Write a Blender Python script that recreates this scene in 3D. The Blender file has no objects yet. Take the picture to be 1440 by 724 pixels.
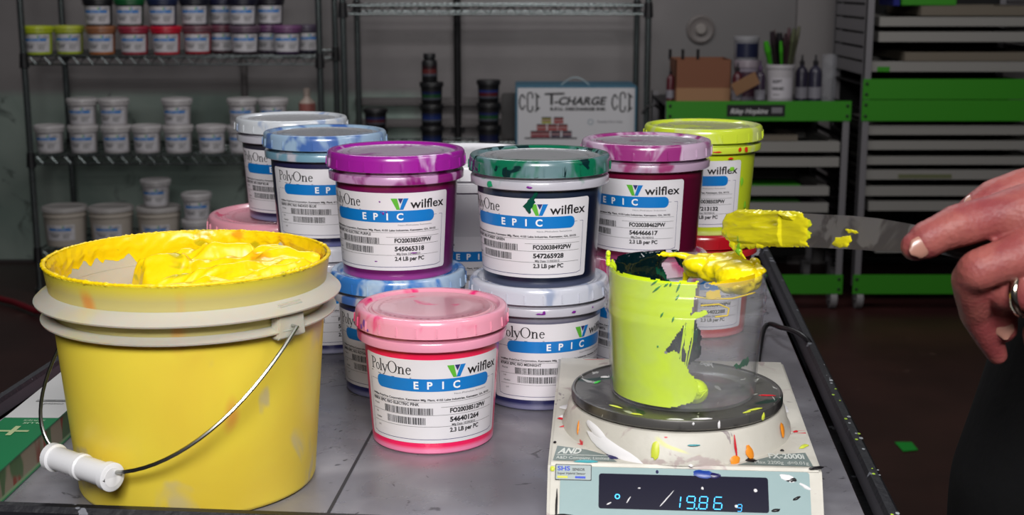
import bpy, bmesh, math, random
from mathutils import Vector, Matrix, noise
random.seed(7)
PI = math.pi
sc = bpy.context.scene
COL = sc.collection

# ---------------------------------------------------------------- camera, world, lights, exposure
TH = math.radians(11.5); CT, ST = math.cos(TH), math.sin(TH)
CH = 1.22            # camera height
TZ = 0.86            # table top height
F = 1900.0
cam_d = bpy.data.cameras.new('camera'); cam = bpy.data.objects.new('camera', cam_d); COL.objects.link(cam)
cam.location = (0, 0, CH); cam.rotation_euler = (PI/2 - TH, 0, 0)
cam_d.sensor_width = 36; cam_d.lens = 36*F/1440; cam_d.clip_start = .02; cam_d.clip_end = 60
cam_d.dof.use_dof = True; cam_d.dof.focus_distance = 1.05; cam_d.dof.aperture_fstop = 15
sc.camera = cam
sc.view_settings.view_transform = 'Standard'; sc.view_settings.look = 'None'
sc.view_settings.exposure = 0.0; sc.view_settings.gamma = 1; sc.view_settings.use_curve_mapping = False
world = bpy.data.worlds.new('world'); sc.world = world; world.use_nodes = True
world.node_tree.nodes['Background'].inputs[0].default_value = (.5, .5, .56, 1)
world.node_tree.nodes['Background'].inputs[1].default_value = .05

def area(name, loc, target, sx, sy, power, col=(1, 1, 1), spread=180):
    d = bpy.data.lights.new(name, 'AREA'); d.shape = 'RECTANGLE'; d.size = sx; d.size_y = sy
    d.energy = power; d.color = col; d.spread = math.radians(spread)
    o = bpy.data.objects.new(name, d); COL.objects.link(o); o.location = loc
    o.rotation_euler = (Vector(target) - Vector(loc)).to_track_quat('-Z', 'Y').to_euler()
    return o
area('key_lamp', (.0, -.75, 2.05), (.0, 1.05, .95), 1.0, .45, 18.8, (1, .985, .97), 110)
area('side_lamp', (1.2, .6, 2.4), (.1, 1.1, .9), .6, .6, 4, (1, .97, .96), 100)
area('back_lamp', (-.2, 2.7, 2.72), (-.1, 1.3, .9), 1.6, .2, 9, (.95, .97, 1), 120)
area('background_light', (-.6, 3.9, 2.85), (-.6, 5.9, .8), 2.4, .3, 18, (1, .97, .97), 150)

area('background_light', (1.2, 2.9, 2.8), (1.5, 5.1, .5), 1.6, .3, 14, (1, .98, .97), 140)  # added to brighten the carts, no known lamp hangs there

# ---------------------------------------------------------------- placing helpers
def ray(px, py):
    k = (py-362)/F
    return Vector(((px-720)/F, CT - k*ST, -ST - k*CT))        # per unit camera depth
def at(px, py, zc): return Vector((0, 0, CH)) + ray(px, py)*zc
def on_z(px, py, z):
    r = ray(px, py); return Vector((0, 0, CH)) + r*((z-CH)/r.z)
def on_y(px, py, y):
    r = ray(px, py); return Vector((0, 0, CH)) + r*(y/r.y)

# ---------------------------------------------------------------- materials
def lin(c):
    c = c/255.0
    return c/12.92 if c <= .04045 else ((c+.055)/1.055)**2.4
def rgb(r, g, b): return (lin(r), lin(g), lin(b), 1)
def new_mat(name):
    m = bpy.data.materials.new(name); m.use_nodes = True
    return m, m.node_tree, m.node_tree.nodes['Principled BSDF']
def N(nt, t, **kw):
    n = nt.nodes.new(t)
    for k, v in kw.items():
        if hasattr(n, k): setattr(n, k, v)
    return n
def pmat(name, c, rough=.5, metal=0, coat=0, emit=None, es=0, trans=0, bump=0, bscale=60, sss=0, spec=.5):
    m, nt, p = new_mat(name)
    p.inputs['Base Color'].default_value = rgb(*c); p.inputs['Roughness'].default_value = rough
    p.inputs['Metallic'].default_value = metal; p.inputs['Coat Weight'].default_value = coat
    p.inputs['Coat Roughness'].default_value = .15
    p.inputs['Transmission Weight'].default_value = trans
    p.inputs['Specular IOR Level'].default_value = spec
    if sss:
        p.inputs['Subsurface Weight'].default_value = sss; p.inputs['Subsurface Scale'].default_value = .01
    if emit:
        p.inputs['Emission Color'].default_value = rgb(*emit); p.inputs['Emission Strength'].default_value = es
    if bump: add_bump(nt, p, bump, bscale)
    return m
def add_bump(nt, p, strength, scale, dist=.001, detail=6):
    t = N(nt, 'ShaderNodeTexCoord'); n = N(nt, 'ShaderNodeTexNoise'); n.inputs['Scale'].default_value = scale
    n.inputs['Detail'].default_value = detail
    b = N(nt, 'ShaderNodeBump'); b.inputs['Strength'].default_value = strength; b.inputs['Distance'].default_value = dist
    nt.links.new(t.outputs['Object'], n.inputs['Vector']); nt.links.new(n.outputs['Fac'], b.inputs['Height'])
    nt.links.new(b.outputs['Normal'], p.inputs['Normal'])
def nmask(nt, scale, lo, hi, off=(0, 0, 0), detail=4, dist=0, stretch=(1, 1, 1)):
    """noise mask 0..1"""
    t = N(nt, 'ShaderNodeTexCoord'); mp = N(nt, 'ShaderNodeMapping'); mp.inputs['Location'].default_value = off
    mp.inputs['Scale'].default_value = stretch
    n = N(nt, 'ShaderNodeTexNoise'); n.inputs['Scale'].default_value = scale; n.inputs['Detail'].default_value = detail
    n.inputs['Distortion'].default_value = dist
    r = N(nt, 'ShaderNodeMapRange'); r.interpolation_type = 'SMOOTHSTEP'
    r.inputs['From Min'].default_value = lo; r.inputs['From Max'].default_value = hi
    nt.links.new(t.outputs['Object'], mp.inputs['Vector']); nt.links.new(mp.outputs['Vector'], n.inputs['Vector'])
    nt.links.new(n.outputs['Fac'], r.inputs['Value'])
    return r.outputs['Result']
def mixc(nt, fac, a, b):
    m = N(nt, 'ShaderNodeMix', data_type='RGBA')
    if isinstance(fac, float): m.inputs[0].default_value = fac
    else: nt.links.new(fac, m.inputs[0])
    for i, c in ((6, a), (7, b)):
        if isinstance(c, tuple): m.inputs[i].default_value = c
        else: nt.links.new(c, m.inputs[i])
    return m.outputs[2]
def zrange(nt, lo, hi, axis=2):
    t = N(nt, 'ShaderNodeTexCoord'); s = N(nt, 'ShaderNodeSeparateXYZ'); r = N(nt, 'ShaderNodeMapRange')
    r.inputs['From Min'].default_value = lo; r.inputs['From Max'].default_value = hi
    nt.links.new(t.outputs['Object'], s.inputs[0]); nt.links.new(s.outputs[axis], r.inputs['Value'])
    return r.outputs['Result']
def radial(nt, lo, hi):
    t = N(nt, 'ShaderNodeTexCoord'); s = N(nt, 'ShaderNodeVectorMath', operation='MULTIPLY'); s.inputs[1].default_value = (1, 1, 0)
    l = N(nt, 'ShaderNodeVectorMath', operation='LENGTH'); r = N(nt, 'ShaderNodeMapRange')
    r.inputs['From Min'].default_value = lo; r.inputs['From Max'].default_value = hi
    nt.links.new(t.outputs['Object'], s.inputs[0]); nt.links.new(s.outputs[0], l.inputs[0]); nt.links.new(l.outputs['Value'], r.inputs['Value'])
    return r.outputs['Result']

# ---------------------------------------------------------------- mesh helpers
def nz(x, y, z=0): return noise.noise(Vector((x, y, z)))
class MB:
    def __init__(s): s.v = []; s.f = []; s.mi = []
    def add(s, vs, fs, mi=0):
        o = len(s.v); s.v += [tuple(v) for v in vs]
        for f in fs: s.f.append(tuple(i+o for i in f)); s.mi.append(mi)
    def box(s, x0, x1, y0, y1, z0, z1, mi=0):
        s.add([(x0,y0,z0),(x1,y0,z0),(x1,y1,z0),(x0,y1,z0),(x0,y0,z1),(x1,y0,z1),(x1,y1,z1),(x0,y1,z1)],
              [(0,3,2,1),(4,5,6,7),(0,1,5,4),(1,2,6,5),(2,3,7,6),(3,0,4,7)], mi)
    def tube(s, pts, r, n=8, mi=0, cap=True, flat=1.0):
        pts = [Vector(p) for p in pts]
        rs = r if isinstance(r, (list, tuple)) else [r]*len(pts)
        rings = []; prev = None
        for i, p in enumerate(pts):
            d = (pts[min(i+1, len(pts)-1)] - pts[max(i-1, 0)]).normalized()
            if prev is None:
                up = Vector((0, 0, 1)) if abs(d.z) < .9 else Vector((1, 0, 0))
                a = d.cross(up).normalized()
            else:
                a = (prev - d*prev.dot(d)).normalized()
            prev = a; b = d.cross(a)
            rings.append([p + (a*math.cos(t) + b*math.sin(t)*flat)*rs[i] for t in [2*PI*k/n for k in range(n)]])
        vs = [v for R in rings for v in R]; fs = []
        for i in range(len(rings)-1):
            for k in range(n): fs.append((i*n+k, i*n+(k+1) % n, (i+1)*n+(k+1) % n, (i+1)*n+k))
        if cap: fs.append(tuple(range(n-1, -1, -1))); fs.append(tuple((len(rings)-1)*n+k for k in range(n)))
        s.add(vs, fs, mi)
    def lathe(s, prof, n=64, mi=0, c=(0, 0, 0)):
        vs = []; fs = []
        for (r, z) in prof:
            for k in range(n):
                a = 2*PI*k/n; vs.append((c[0]+r*math.cos(a), c[1]+r*math.sin(a), c[2]+z))
        for i in range(len(prof)-1):
            for k in range(n): fs.append((i*n+k, i*n+(k+1) % n, (i+1)*n+(k+1) % n, (i+1)*n+k))
        s.add(vs, fs, mi)
    def ball(s, c, r, mi=0, n=16, m=10, rot=None):
        if not isinstance(r, (list, tuple)): r = (r, r, r)
        vs = []; fs = []
        for i in range(m+1):
            t = PI*i/m
            for k in range(n):
                a = 2*PI*k/n
                v = Vector((r[0]*math.sin(t)*math.cos(a), r[1]*math.sin(t)*math.sin(a), r[2]*math.cos(t)))
                if rot is not None: v = rot @ v
                vs.append(Vector(c)+v)
        for i in range(m):
            for k in range(n): fs.append((i*n+k, (i+1)*n+k, (i+1)*n+(k+1) % n, i*n+(k+1) % n))
        s.add(vs, fs, mi)
    def build(s, name, mats, parent=None, smooth=True, loc=None, angle=40, bevel=0, weld=True):
        me = bpy.data.meshes.new(name); me.from_pydata(s.v, [], s.f)
        if not isinstance(mats, (list, tuple)): mats = [mats]
        for m in mats: me.materials.append(m)
        me.polygons.foreach_set('material_index', s.mi)
        if weld:
            bm = bmesh.new(); bm.from_mesh(me); bmesh.ops.remove_doubles(bm, verts=bm.verts, dist=1e-6)
            bm.to_mesh(me); bm.free()
        if bevel:
            bm = bmesh.new(); bm.from_mesh(me)
            es = [e for e in bm.edges if len(e.link_faces) == 2 and e.calc_face_angle() > .6]
            bmesh.ops.bevel(bm, geom=es, offset=bevel, segments=2, affect='EDGES', clamp_overlap=True)
            bm.to_mesh(me); bm.free()
        return link(name, me, parent, smooth, loc, angle)
def link(name, me, parent=None, smooth=True, loc=None, angle=40):
    me.update()
    if smooth:
        me.polygons.foreach_set('use_smooth', [True]*len(me.polygons)); me.set_sharp_from_angle(angle=math.radians(angle))
    o = bpy.data.objects.new(name, me); COL.objects.link(o)
    if parent: o.parent = parent
    if loc is not None: o.location = loc
    return o
def tag(o, label=None, cat=None, group=None, kind=None):
    if label: o['label'] = label
    if cat: o['category'] = cat
    if group: o['group'] = group
    if kind: o['kind'] = kind
    return o
def thing(name, label, cat, loc=(0, 0, 0), rz=0, group=None):
    o = bpy.data.objects.new(name, None); COL.objects.link(o); o.empty_display_size = .02
    o.location = loc; o.rotation_euler = (0, 0, rz)
    return tag(o, label, cat, group)
def dup(root, loc, rz, label, group=None, scale=1, mats=None):
    r = root.copy(); COL.objects.link(r); r.location = loc; r.rotation_euler = (0, 0, rz); r.scale = (scale,)*3
    r['label'] = label
    if group: r['group'] = group
    for ch in list(root.children):
        c = ch.copy(); COL.objects.link(c); c.parent = r
        for g in list(ch.children):
            d = g.copy(); COL.objects.link(d); d.parent = c
    return r
def bake_remesh(name, mb, mats, voxel, smooth_it=4, parent=None, loc=None, disp=None):
    me = bpy.data.meshes.new(name); me.from_pydata(mb.v, [], mb.f); me.update()
    o = bpy.data.objects.new('tmp', me); COL.objects.link(o)
    r = o.modifiers.new('r', 'REMESH'); r.mode = 'VOXEL'; r.voxel_size = voxel; r.use_smooth_shade = True
    if smooth_it:
        q = o.modifiers.new('s', 'SMOOTH'); q.iterations = smooth_it; q.factor = .5
    dg = bpy.context.evaluated_depsgraph_get(); dg.update()
    m2 = bpy.data.meshes.new_from_object(o.evaluated_get(dg)); bpy.data.objects.remove(o)
    m2.name = name; m2.materials.clear()
    for m in (mats if isinstance(mats, (list, tuple)) else [mats]): m2.materials.append(m)
    m2.polygons.foreach_set('material_index', [0]*len(m2.polygons))
    if disp:
        m2.update(); ns = [v.normal.copy() for v in m2.vertices]
        for v, n in zip(m2.vertices, ns): v.co += n*disp(v.co, n)
    return link(name, m2, parent, True, loc, 180)
def capsule(mb, a, b, ra, rb, n=16):
    a, b = Vector(a), Vector(b); d = (b-a); L = d.length; d.normalize()
    pts, rs = [], []
    for t in (-90, -65, -40, -20, 0): pts.append(a + d*ra*math.sin(math.radians(t))); rs.append(max(ra*math.cos(math.radians(t)), 1e-4))
    for k in range(1, 5): pts.append(a.lerp(b, k/5)); rs.append(ra+(rb-ra)*k/5)
    for t in (0, 20, 40, 65, 90): pts.append(b + d*rb*math.sin(math.radians(t))); rs.append(max(rb*math.cos(math.radians(t)), 1e-4))
    mb.tube(pts, rs, n=n)

# ---------------------------------------------------------------- text geometry
_tc = {}
def text_geo(s, bold=0.0):
    key = (s, bold)
    if key in _tc: return _tc[key]
    cu = bpy.data.curves.new('t', 'FONT'); cu.body = s; cu.size = 1; cu.resolution_u = 3; cu.offset = bold
    o = bpy.data.objects.new('t', cu); COL.objects.link(o)
    dg = bpy.context.evaluated_depsgraph_get(); dg.update()
    me = bpy.data.meshes.new_from_object(o.evaluated_get(dg)); bpy.data.objects.remove(o)
    vs = [(v.co.x, v.co.y) for v in me.vertices]; fs = [tuple(p.vertices) for p in me.polygons]
    bpy.data.meshes.remove(me); bpy.data.curves.remove(cu)
    xs = [v[0] for v in vs] or [0]; x0 = min(xs); x1 = max(xs)
    _tc[key] = ([(v[0]-x0, v[1]) for v in vs], fs, x1-x0)
    return _tc[key]

class Flat:
    """2D artwork in metres (x right, y up); layers carry a material index and a lift"""
    def __init__(s): s.items = []
    def poly(s, pts, mi, lift): s.items.append((list(pts), [tuple(range(len(pts)))], mi, lift))
    def rect(s, x0, y0, x1, y1, mi, lift, nx=1, ny=1):
        vs = [(x0+(x1-x0)*i/nx, y0+(y1-y0)*j/ny) for j in range(ny+1) for i in range(nx+1)]
        fs = [(j*(nx+1)+i, j*(nx+1)+i+1, (j+1)*(nx+1)+i+1, (j+1)*(nx+1)+i) for j in range(ny) for i in range(nx)]
        s.items.append((vs, fs, mi, lift))
    def rrect(s, x0, y0, x1, y1, r, mi, lift, step=.004):
        """rounded rectangle in vertical strips so that it can wrap"""
        n = max(2, int((x1-x0-2*r)/step)); xs = [x0 + r*(1-math.cos(PI/2*k/6)) for k in range(6)]
        xs += [x0+r+(x1-x0-2*r)*k/n for k in range(n+1)]; xs += [x1 - r*(1-math.cos(PI/2*k/6)) for k in range(5, -1, -1)]
        vs = []
        for x in xs:
            d = max(0, max(x0+r-x, x-(x1-r))); q = r - math.sqrt(max(0, r*r-d*d))
            vs += [(x, y0+q), (x, y1-q)]
        fs = [(2*i, 2*i+2, 2*i+3, 2*i+1) for i in range(len(xs)-1)]
        s.items.append((vs, fs, mi, lift))
    def stroke(s, pts, w, mi, lift):
        vs = []; n = len(pts)
        ws = w if isinstance(w, list) else [w]*n
        for i in range(n):
            a = pts[max(i-1, 0)]; b = pts[min(i+1, n-1)]; dx, dy = b[0]-a[0], b[1]-a[1]; L = math.hypot(dx, dy) or 1
            nx, ny = -dy/L*ws[i]/2, dx/L*ws[i]/2
            vs += [(pts[i][0]+nx, pts[i][1]+ny), (pts[i][0]-nx, pts[i][1]-ny)]
        s.items.append((vs, [(2*i, 2*i+1, 2*i+3, 2*i+2) for i in range(n-1)], mi, lift))
    def ring(s, cx, cy, rx, ry, wx, wy, mi, lift, a0=0, a1=360, n=24):
        vs = []
        for i in range(n+1):
            a = math.radians(a0+(a1-a0)*i/n)
            vs += [(cx+rx*math.cos(a), cy+ry*math.sin(a)), (cx+(rx-wx)*math.cos(a), cy+(ry-wy)*math.sin(a))]
        s.items.append((vs, [(2*i, 2*i+1, 2*i+3, 2*i+2) for i in range(n)], mi, lift))
    def text(s, t, x, y, h, mi, lift, width=None, bold=0.0, shear=0, align='l'):
        vs, fs, w = text_geo(t, bold); k = h/.70; kx = k if width is None else width/max(w, 1e-6)
        ox = x - (w*kx if align == 'r' else w*kx/2 if align == 'c' else 0)
        s.items.append(([(ox+v[0]*kx+v[1]*k*shear, y+v[1]*k) for v in vs], fs, mi, lift))
    def put(s, mb, fn):
        for vs, fs, mi, lift in s.items:
            mb.add([fn(x, y, lift) for x, y in vs], fs, mi)

def polyone(f, x, y, h, mi, lift):
    """serif word, drawn with thick and thin strokes; h is the cap height"""
    T, t = .13*h, .052*h
    def serif(cx, cy, w): f.rect(cx-w/2, cy-t/2, cx+w/2, cy+t/2, mi, lift)
    def vert(cx, y0, y1): f.rect(cx-T/2, y0, cx+T/2, y1, mi, lift)
    # P
    vert(x+.18*h, y, y+h); serif(x+.18*h, y, .36*h); serif(x+.12*h, y+h, .26*h)
    f.ring(x+.22*h, y+.73*h, .46*h, .28*h, T, t, mi, lift, -90, 90, 14)
    # o
    f.ring(x+.92*h, y+.30*h, .25*h, .32*h, T*.85, t, mi, lift)
    # l
    vert(x+1.33*h, y, y+1.06*h); serif(x+1.33*h, y, .28*h); f.stroke([(x+1.2*h, y+1.0*h), (x+1.33*h, y+1.06*h)], t, mi, lift)
    # y
    f.stroke([(x+1.56*h, y+.6*h), (x+1.80*h, y)], T, mi, lift); f.stroke([(x+2.05*h, y+.6*h), (x+1.80*h, y), (x+1.68*h, y-.26*h), (x+1.5*h, y-.3*h)], t*1.3, mi, lift)
    serif(x+1.56*h, y+.6*h, .26*h); serif(x+2.04*h, y+.6*h, .2*h)
    # O
    f.ring(x+2.58*h, y+.5*h, .47*h, .53*h, T, t, mi, lift, n=32)
    # n
    vert(x+3.24*h, y, y+.6*h); vert(x+3.6*h, y, y+.42*h); serif(x+3.24*h, y, .28*h); serif(x+3.6*h, y, .28*h); serif(x+3.18*h, y+.6*h, .18*h)
    f.ring(x+3.45*h, y+.38*h, .215*h, .24*h, .1*h, .08*h, mi, lift, 0, 160, 12)
    # e
    f.ring(x+4.08*h, y+.30*h, .25*h, .32*h, T*.85, t*1.3, mi, lift, 8, 320, 22)
    f.rect(x+3.86*h, y+.33*h, x+4.30*h, y+.33*h+t*1.2, mi, lift)
    f.stroke([(x-.12*h, y-.22*h), (x+1.1*h, y-.30*h), (x+2.6*h, y-.34*h), (x+4.3*h, y-.30*h)], t, mi, lift)

# ---------------------------------------------------------------- label for the tubs
M_PAPER = pmat('label_paper', (222, 219, 224), .45, coat=.15)
M_BLUE = pmat('label_blue', (8, 118, 196), .4, coat=.2)
M_BLACK = pmat('print_black', (20, 19, 23), .5)
M_GREENP = pmat('print_green', (92, 178, 52), .45)
M_NAVY = pmat('print_navy', (40, 40, 105), .5)
M_WHITEP = pmat('print_white', (238, 240, 244), .5)
M_GREYP = pmat('print_grey', (110, 110, 116), .5)
LAB = [M_PAPER, M_BLUE, M_BLACK, M_GREENP, M_NAVY, M_WHITEP, M_GREYP]
LW, LH = .128, .068
def label_art(name_txt, code, num, lb, date, name_left):
    f = Flat(); U = lambda u: (u-.5)*LW; V = lambda v: (.5-v)*LH
    f.rrect(-LW/2, -LH/2, LW/2, LH/2, .003, 0, 0)
    f.rrect(U(.123), V(.375), U(.884), V(.225), .0045, 1, .00015)
    polyone(f, U(.068), V(.178), .0091, 2, .00015)
    # W mark
    x0, x1 = U(.585), U(.70); w = x1-x0; yt, yb = V(.068), V(.212)
    f.poly([(x0, yt), (x0+.36*w, yt), (x0+.52*w, yb), (x0+.33*w, yb)], 3, .00015)
    f.poly([(x1, yt), (x1-.28*w, yt), (x0+.50*w, yb), (x0+.70*w, yb)], 1, .0002)
    f.poly([(x0+.40*w, yt), (x0+.70*w, yt), (x0+.55*w, V(.138))], 4, .00022)
    f.text('wilflex', U(.712), V(.197), .0076, 2, .00015, width=.0325, bold=.014)
    for ch, u in (('E', .388), ('P', .468), ('I', .556), ('C', .622)):
        f.text(ch, U(u), V(.342), .0058, 5, .0003, bold=.03)
    f.text('Non-Phthalate Solutions', U(.865), V(.42), .0013, 6, .00015, width=.030, align='r')
    # frame line
    L = .0003
    f.stroke([(U(.884), V(.30)), (U(.955), V(.30))], L, 4, .00015); f.stroke([(U(.955), V(.30)), (U(.955), V(.93))], L, 4, .00015)
    f.stroke([(U(.06), V(.30)), (U(.123), V(.30))], L, 4, .00015); f.stroke([(U(.045), V(.30)), (U(.045), V(.93))], L, 4, .00015)
    n = 24; f.stroke([(U(.045+.91*i/n), V(.955 - (.02 if i in (0, n) else 0))) for i in range(n+1)], .0004, 4, .00015)
    def rule(v, u0=.06, u1=.93): f.stroke([(U(u0+(u1-u0)*i/20), V(v)) for i in range(21)], .00022, 2, .00015)
    rule(.505); rule(.66, .06, .93); rule(.80, .06, .93); rule(.565, .55, .93)
    f.text('Wilflex PolyOne Corporation, Kennesaw Mfg. Plant, 4155 Lake Industries, Kennesaw, GA, 30152', U(.065), V(.487), .0016, 2, .00015, width=.107, bold=.03)
    f.text(name_txt, U(.065), V(.548), .0023, 2, .00015, width=.0026*len(name_txt)*.62, bold=.03)
    rnd = random.Random(5)
    for (ua, ub, va, vb) in ((.175, .50, .575, .655), (.19, .455, .69, .775)):
        x = U(ua)
        while x < U(ub):
            w = rnd.choice((.0003, .0005, .0009)); f.rect(x, V(vb), min(x+w, U(ub)), V(va), 2, .00015); x += w + rnd.choice((.0003, .0004, .0006))
    f.text('Prod #:', U(.075), V(.60), .0014, 2, .00015, bold=.01); f.text('Lot', U(.085), V(.70), .0014, 2, .00015, bold=.01)
    f.text('Number', U(.085), V(.765), .0014, 2, .00015, bold=.01); f.text('WT', U(.1), V(.86), .0014, 2, .00015)
    f.text(code, U(.605), V(.635), .0036, 2, .00015, width=.0335, bold=.04)
    f.text(num, U(.605), V(.745), .0038, 2, .00015, width=.0265, bold=.04)
    f.text('Mfg Date '+date, U(.618), V(.795), .0018, 2, .00015, width=.021, bold=.015)
    f.text(lb+' LB per PC', U(.605), V(.87), .0034, 2, .00015, width=.0265, bold=.035)
    return f

def cone_map(r0, slope, zc, ang):
    def fn(x, y, lift):
        z = zc + y; r = r0 + slope*z + .00025 + lift; a = ang + x/(r0+slope*zc)
        return (r*math.sin(a), -r*math.cos(a), z)
    return fn

# ---------------------------------------------------------------- tubs
R0, SL = .0486, .064         # body radius at the base and its growth with height
def body_mat(name, ink, edge, mid=None):
    m, nt, p = new_mat(name)
    up = zrange(nt, .076, .080); dn = zrange(nt, .0065, .0035)
    c = mixc(nt, up, rgb(*ink), rgb(*(mid or ink)))
    w = nmask(nt, 25, .55, .75, (ink[0]*.1, 3, 1))
    c = mixc(nt, dn, c, rgb(*edge))
    nt.links.new(c, p.inputs['Base Color']); p.inputs['Roughness'].default_value = .28; p.inputs['Coat Weight'].default_value = .3
    p.inputs['Coat Roughness'].default_value = .12
    return m
def smear_mat(name, milk, ink, amount, top_amount=.0, seed=0, ink2=None, ink2_amt=.6, topc=None, rough=.25):
    """milky plastic with ink seen through it; the flat disc in the middle of the lid carries less ink"""
    m, nt, p = new_mat(name)
    lo = .72 - amount*.45; k1 = nmask(nt, 32, lo-.06, lo+.06, (seed, seed*2.3, 1), 3, .6, (1, 1, .6))
    lo = .72 - top_amount*.45; k2 = nmask(nt, 26, lo-.05, lo+.05, (seed*1.7, 2, seed), 3, .8)
    rim = mixc(nt, k1, rgb(*milk), rgb(*ink))
    if ink2:
        k3 = nmask(nt, 60, ink2_amt, ink2_amt+.04, (4, seed, 2), 3, .5); rim = mixc(nt, k3, rim, rgb(*ink2))
    top = mixc(nt, k2, rgb(*(topc or milk)), rgb(*ink))
    rr = radial(nt, .0515, .0530); c = mixc(nt, rr, top, rim)
    nt.links.new(c, p.inputs['Base Color']); p.inputs['Roughness'].default_value = rough
    p.inputs['Coat Weight'].default_value = .5; p.inputs['Coat Roughness'].default_value = .1
    add_bump(nt, p, .25, 55, .0006, 4)
    return m

def lid_mesh(mb, k=1.0, zk=1.0, z0=0.0, ticks=24):
    P = [(.0, .1070), (.030, .1070), (.0455, .1070), (.0462, .1075), (.0472, .1075), (.0480, .1066), (.0500, .1066), (.0505, .1060), (.0515, .1064), (.0528, .1068), (.0545, .1090), (.0570, .1095), (.0590, .1090),
         (.0602, .1075), (.0608, .1045), (.0612, .0965), (.0614, .0955), (.0604, .0950), (.0585, .0952), (.0575, .0970)]
    mb.lathe([(r*k, (z-.0945)*zk+z0) for r, z in P], 72)
    # moulded ring of small letters on the disc and short ribs on the skirt
    for i in range(46):
        a = 2*PI*i/46
        if i % 9 == 8: continue
        c, s_ = math.cos(a), math.sin(a); r = .0405*k; z = (.1071-.0945)*zk+z0
        w = .0012*k
        mb.add([(r*c-w*s_, r*s_+w*c, z), (r*c+w*s_, r*s_-w*c, z), ((r+.002*k)*c+w*s_, (r+.002*k)*s_-w*c, z+.0005), ((r+.002*k)*c-w*s_, (r+.002*k)*s_+w*c, z+.0005)], [(0, 1, 2, 3)])
    for i in range(ticks):
        a = 2*PI*i/ticks + .06; d = Vector((math.cos(a), math.sin(a), 0)); t = Vector((-d.y, d.x, 0))
        vs = []
        for z, ro in ((.0968, .0615), (.1040, .0611)):
            for sg in (-1, 1):
                for q in (0, .0008): vs.append(d*(ro+q-.0003)*k + t*sg*.0005*k + Vector((0, 0, (z-.0945)*zk+z0)))
        mb.add(vs, [(0, 1, 3, 2), (4, 6, 7, 5), (0, 4, 5, 1), (2, 3, 7, 6), (1, 5, 7, 3)])
def body_mesh(mb):
    mb.lathe([(.0, .0012), (R0-.004, .0012), (R0-.003, 0), (R0-.0012, 0), (R0, .0012), (R0+SL*.04, .04), (R0+SL*.084, .084), (R0+SL*.096, .096)], 72)
def collar_mesh(mb):
    mb.lathe([(R0+SL*.084, .0838), (.0582, .0842), (.0594, .0850), (.0597, .0905), (.0590, .0916), (.0560, .0920), (.0556, .0945)], 72)

def ink_tub(label, px_label_ang, loc, ink, edge, collar_m, lid_m, art, mid=None, rz=0, group=None, body_m=None):
    rz = -math.atan2(loc[0], loc[1])      # turned so that label angles count from the side facing the front of the cart
    t = thing('ink_tub', label, 'tub', loc, rz, group)
    b = MB(); body_mesh(b); b.build('tub_body', body_m or body_mat('ink_body', ink, edge, mid), t)
    c = MB(); collar_mesh(c); c.build('collar', collar_m, t)
    l = MB(); lid_mesh(l, z0=.0945); l.build('lid', lid_m, t)
    if art is not None:
        a = MB(); art.put(a, cone_map(R0, SL, .0435, math.radians(px_label_ang))); a.build('label', LAB, t, smooth=True, weld=False)
    return t

def drip(parent, pts, mat, name='ink_splatter'):
    """blobs pressed on the tub wall: (angle deg, z, half width m, half height m)"""
    mb = MB()
    for (ang, z, w, h, r) in pts:
        n = 14; a0 = math.radians(ang); vs = [((r+.0009)*math.sin(a0), -(r+.0009)*math.cos(a0), z)]
        for k in range(n):
            t = 2*PI*k/n; q = .8+.4*random.random(); a = a0 + w*q*math.cos(t)/r; zz = z + h*q*math.sin(t)
            vs.append(((r+.0003)*math.sin(a), -(r+.0003)*math.cos(a), zz))
        mb.add(vs, [(0, 1+k, 1+(k+1) % n) for k in range(n)])
    o = mb.build(name, mat, parent); o['kind'] = 'stuff'; return o

# ================================================================ SETTING
# floor
m, nt, p = new_mat('floor_paint')
c = mixc(nt, nmask(nt, 2.0, .35, .7), rgb(46, 20, 21), rgb(62, 33, 31)); c = mixc(nt, nmask(nt, 9, .66, .72, (3, 1, 0), 6), c, rgb(72, 50, 46))
nt.links.new(c, p.inputs['Base Color']); p.inputs['Roughness'].default_value = .42; add_bump(nt, p, .3, 14, .002)
fl = MB(); fl.box(-4.5, 4.5, -1.5, 6.0, -.1, 0); tag(fl.build('floor', m, smooth=False), kind='structure')
# back wall : light paint above, grey-green old paint below on the left
m, nt, p = new_mat('wall_paint')
c = mixc(nt, nmask(nt, 1.6, .3, .75), rgb(122, 118, 119), rgb(142, 138, 138))
c = mixc(nt, nmask(nt, 1.1, .5, .7, (7, 0, 2), 3, .4, (1, 1, .35)), c, rgb(108, 106, 106))
g = mixc(nt, nmask(nt, 2.4, .35, .65, (2, 5, 1), 6, .8), rgb(128, 146, 138), rgb(152, 166, 158)); g = mixc(nt, nmask(nt, 7, .6, .68, (1, 1, 8), 6, 1.0), g, rgb(102, 114, 108))
WZ = on_y(100, 131, 5.9).z
low = zrange(nt, WZ+.02, WZ-.02); left = zrange(nt, -.35, -.45, 0)
mm = N(nt, 'ShaderNodeMath', operation='MULTIPLY'); nt.links.new(low, mm.inputs[0]); nt.links.new(left, mm.inputs[1])
c = mixc(nt, mm.outputs[0], c, g)
nt.links.new(c, p.inputs['Base Color']); p.inputs['Roughness'].default_value = .7; add_bump(nt, p, .3, 8, .004)
w = MB(); w.box(-4.5, 4.5, 5.9, 6.0, 0, 3.0); tag(w.build('wall_back', m, smooth=False), kind='structure')
w = MB(); w.box(-4.5, 4.5, -1.5, 6.0, 3.0, 3.1); tag(w.build('ceiling', pmat('ceiling_paint', (120, 118, 120), .8), smooth=False), kind='structure')
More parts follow.
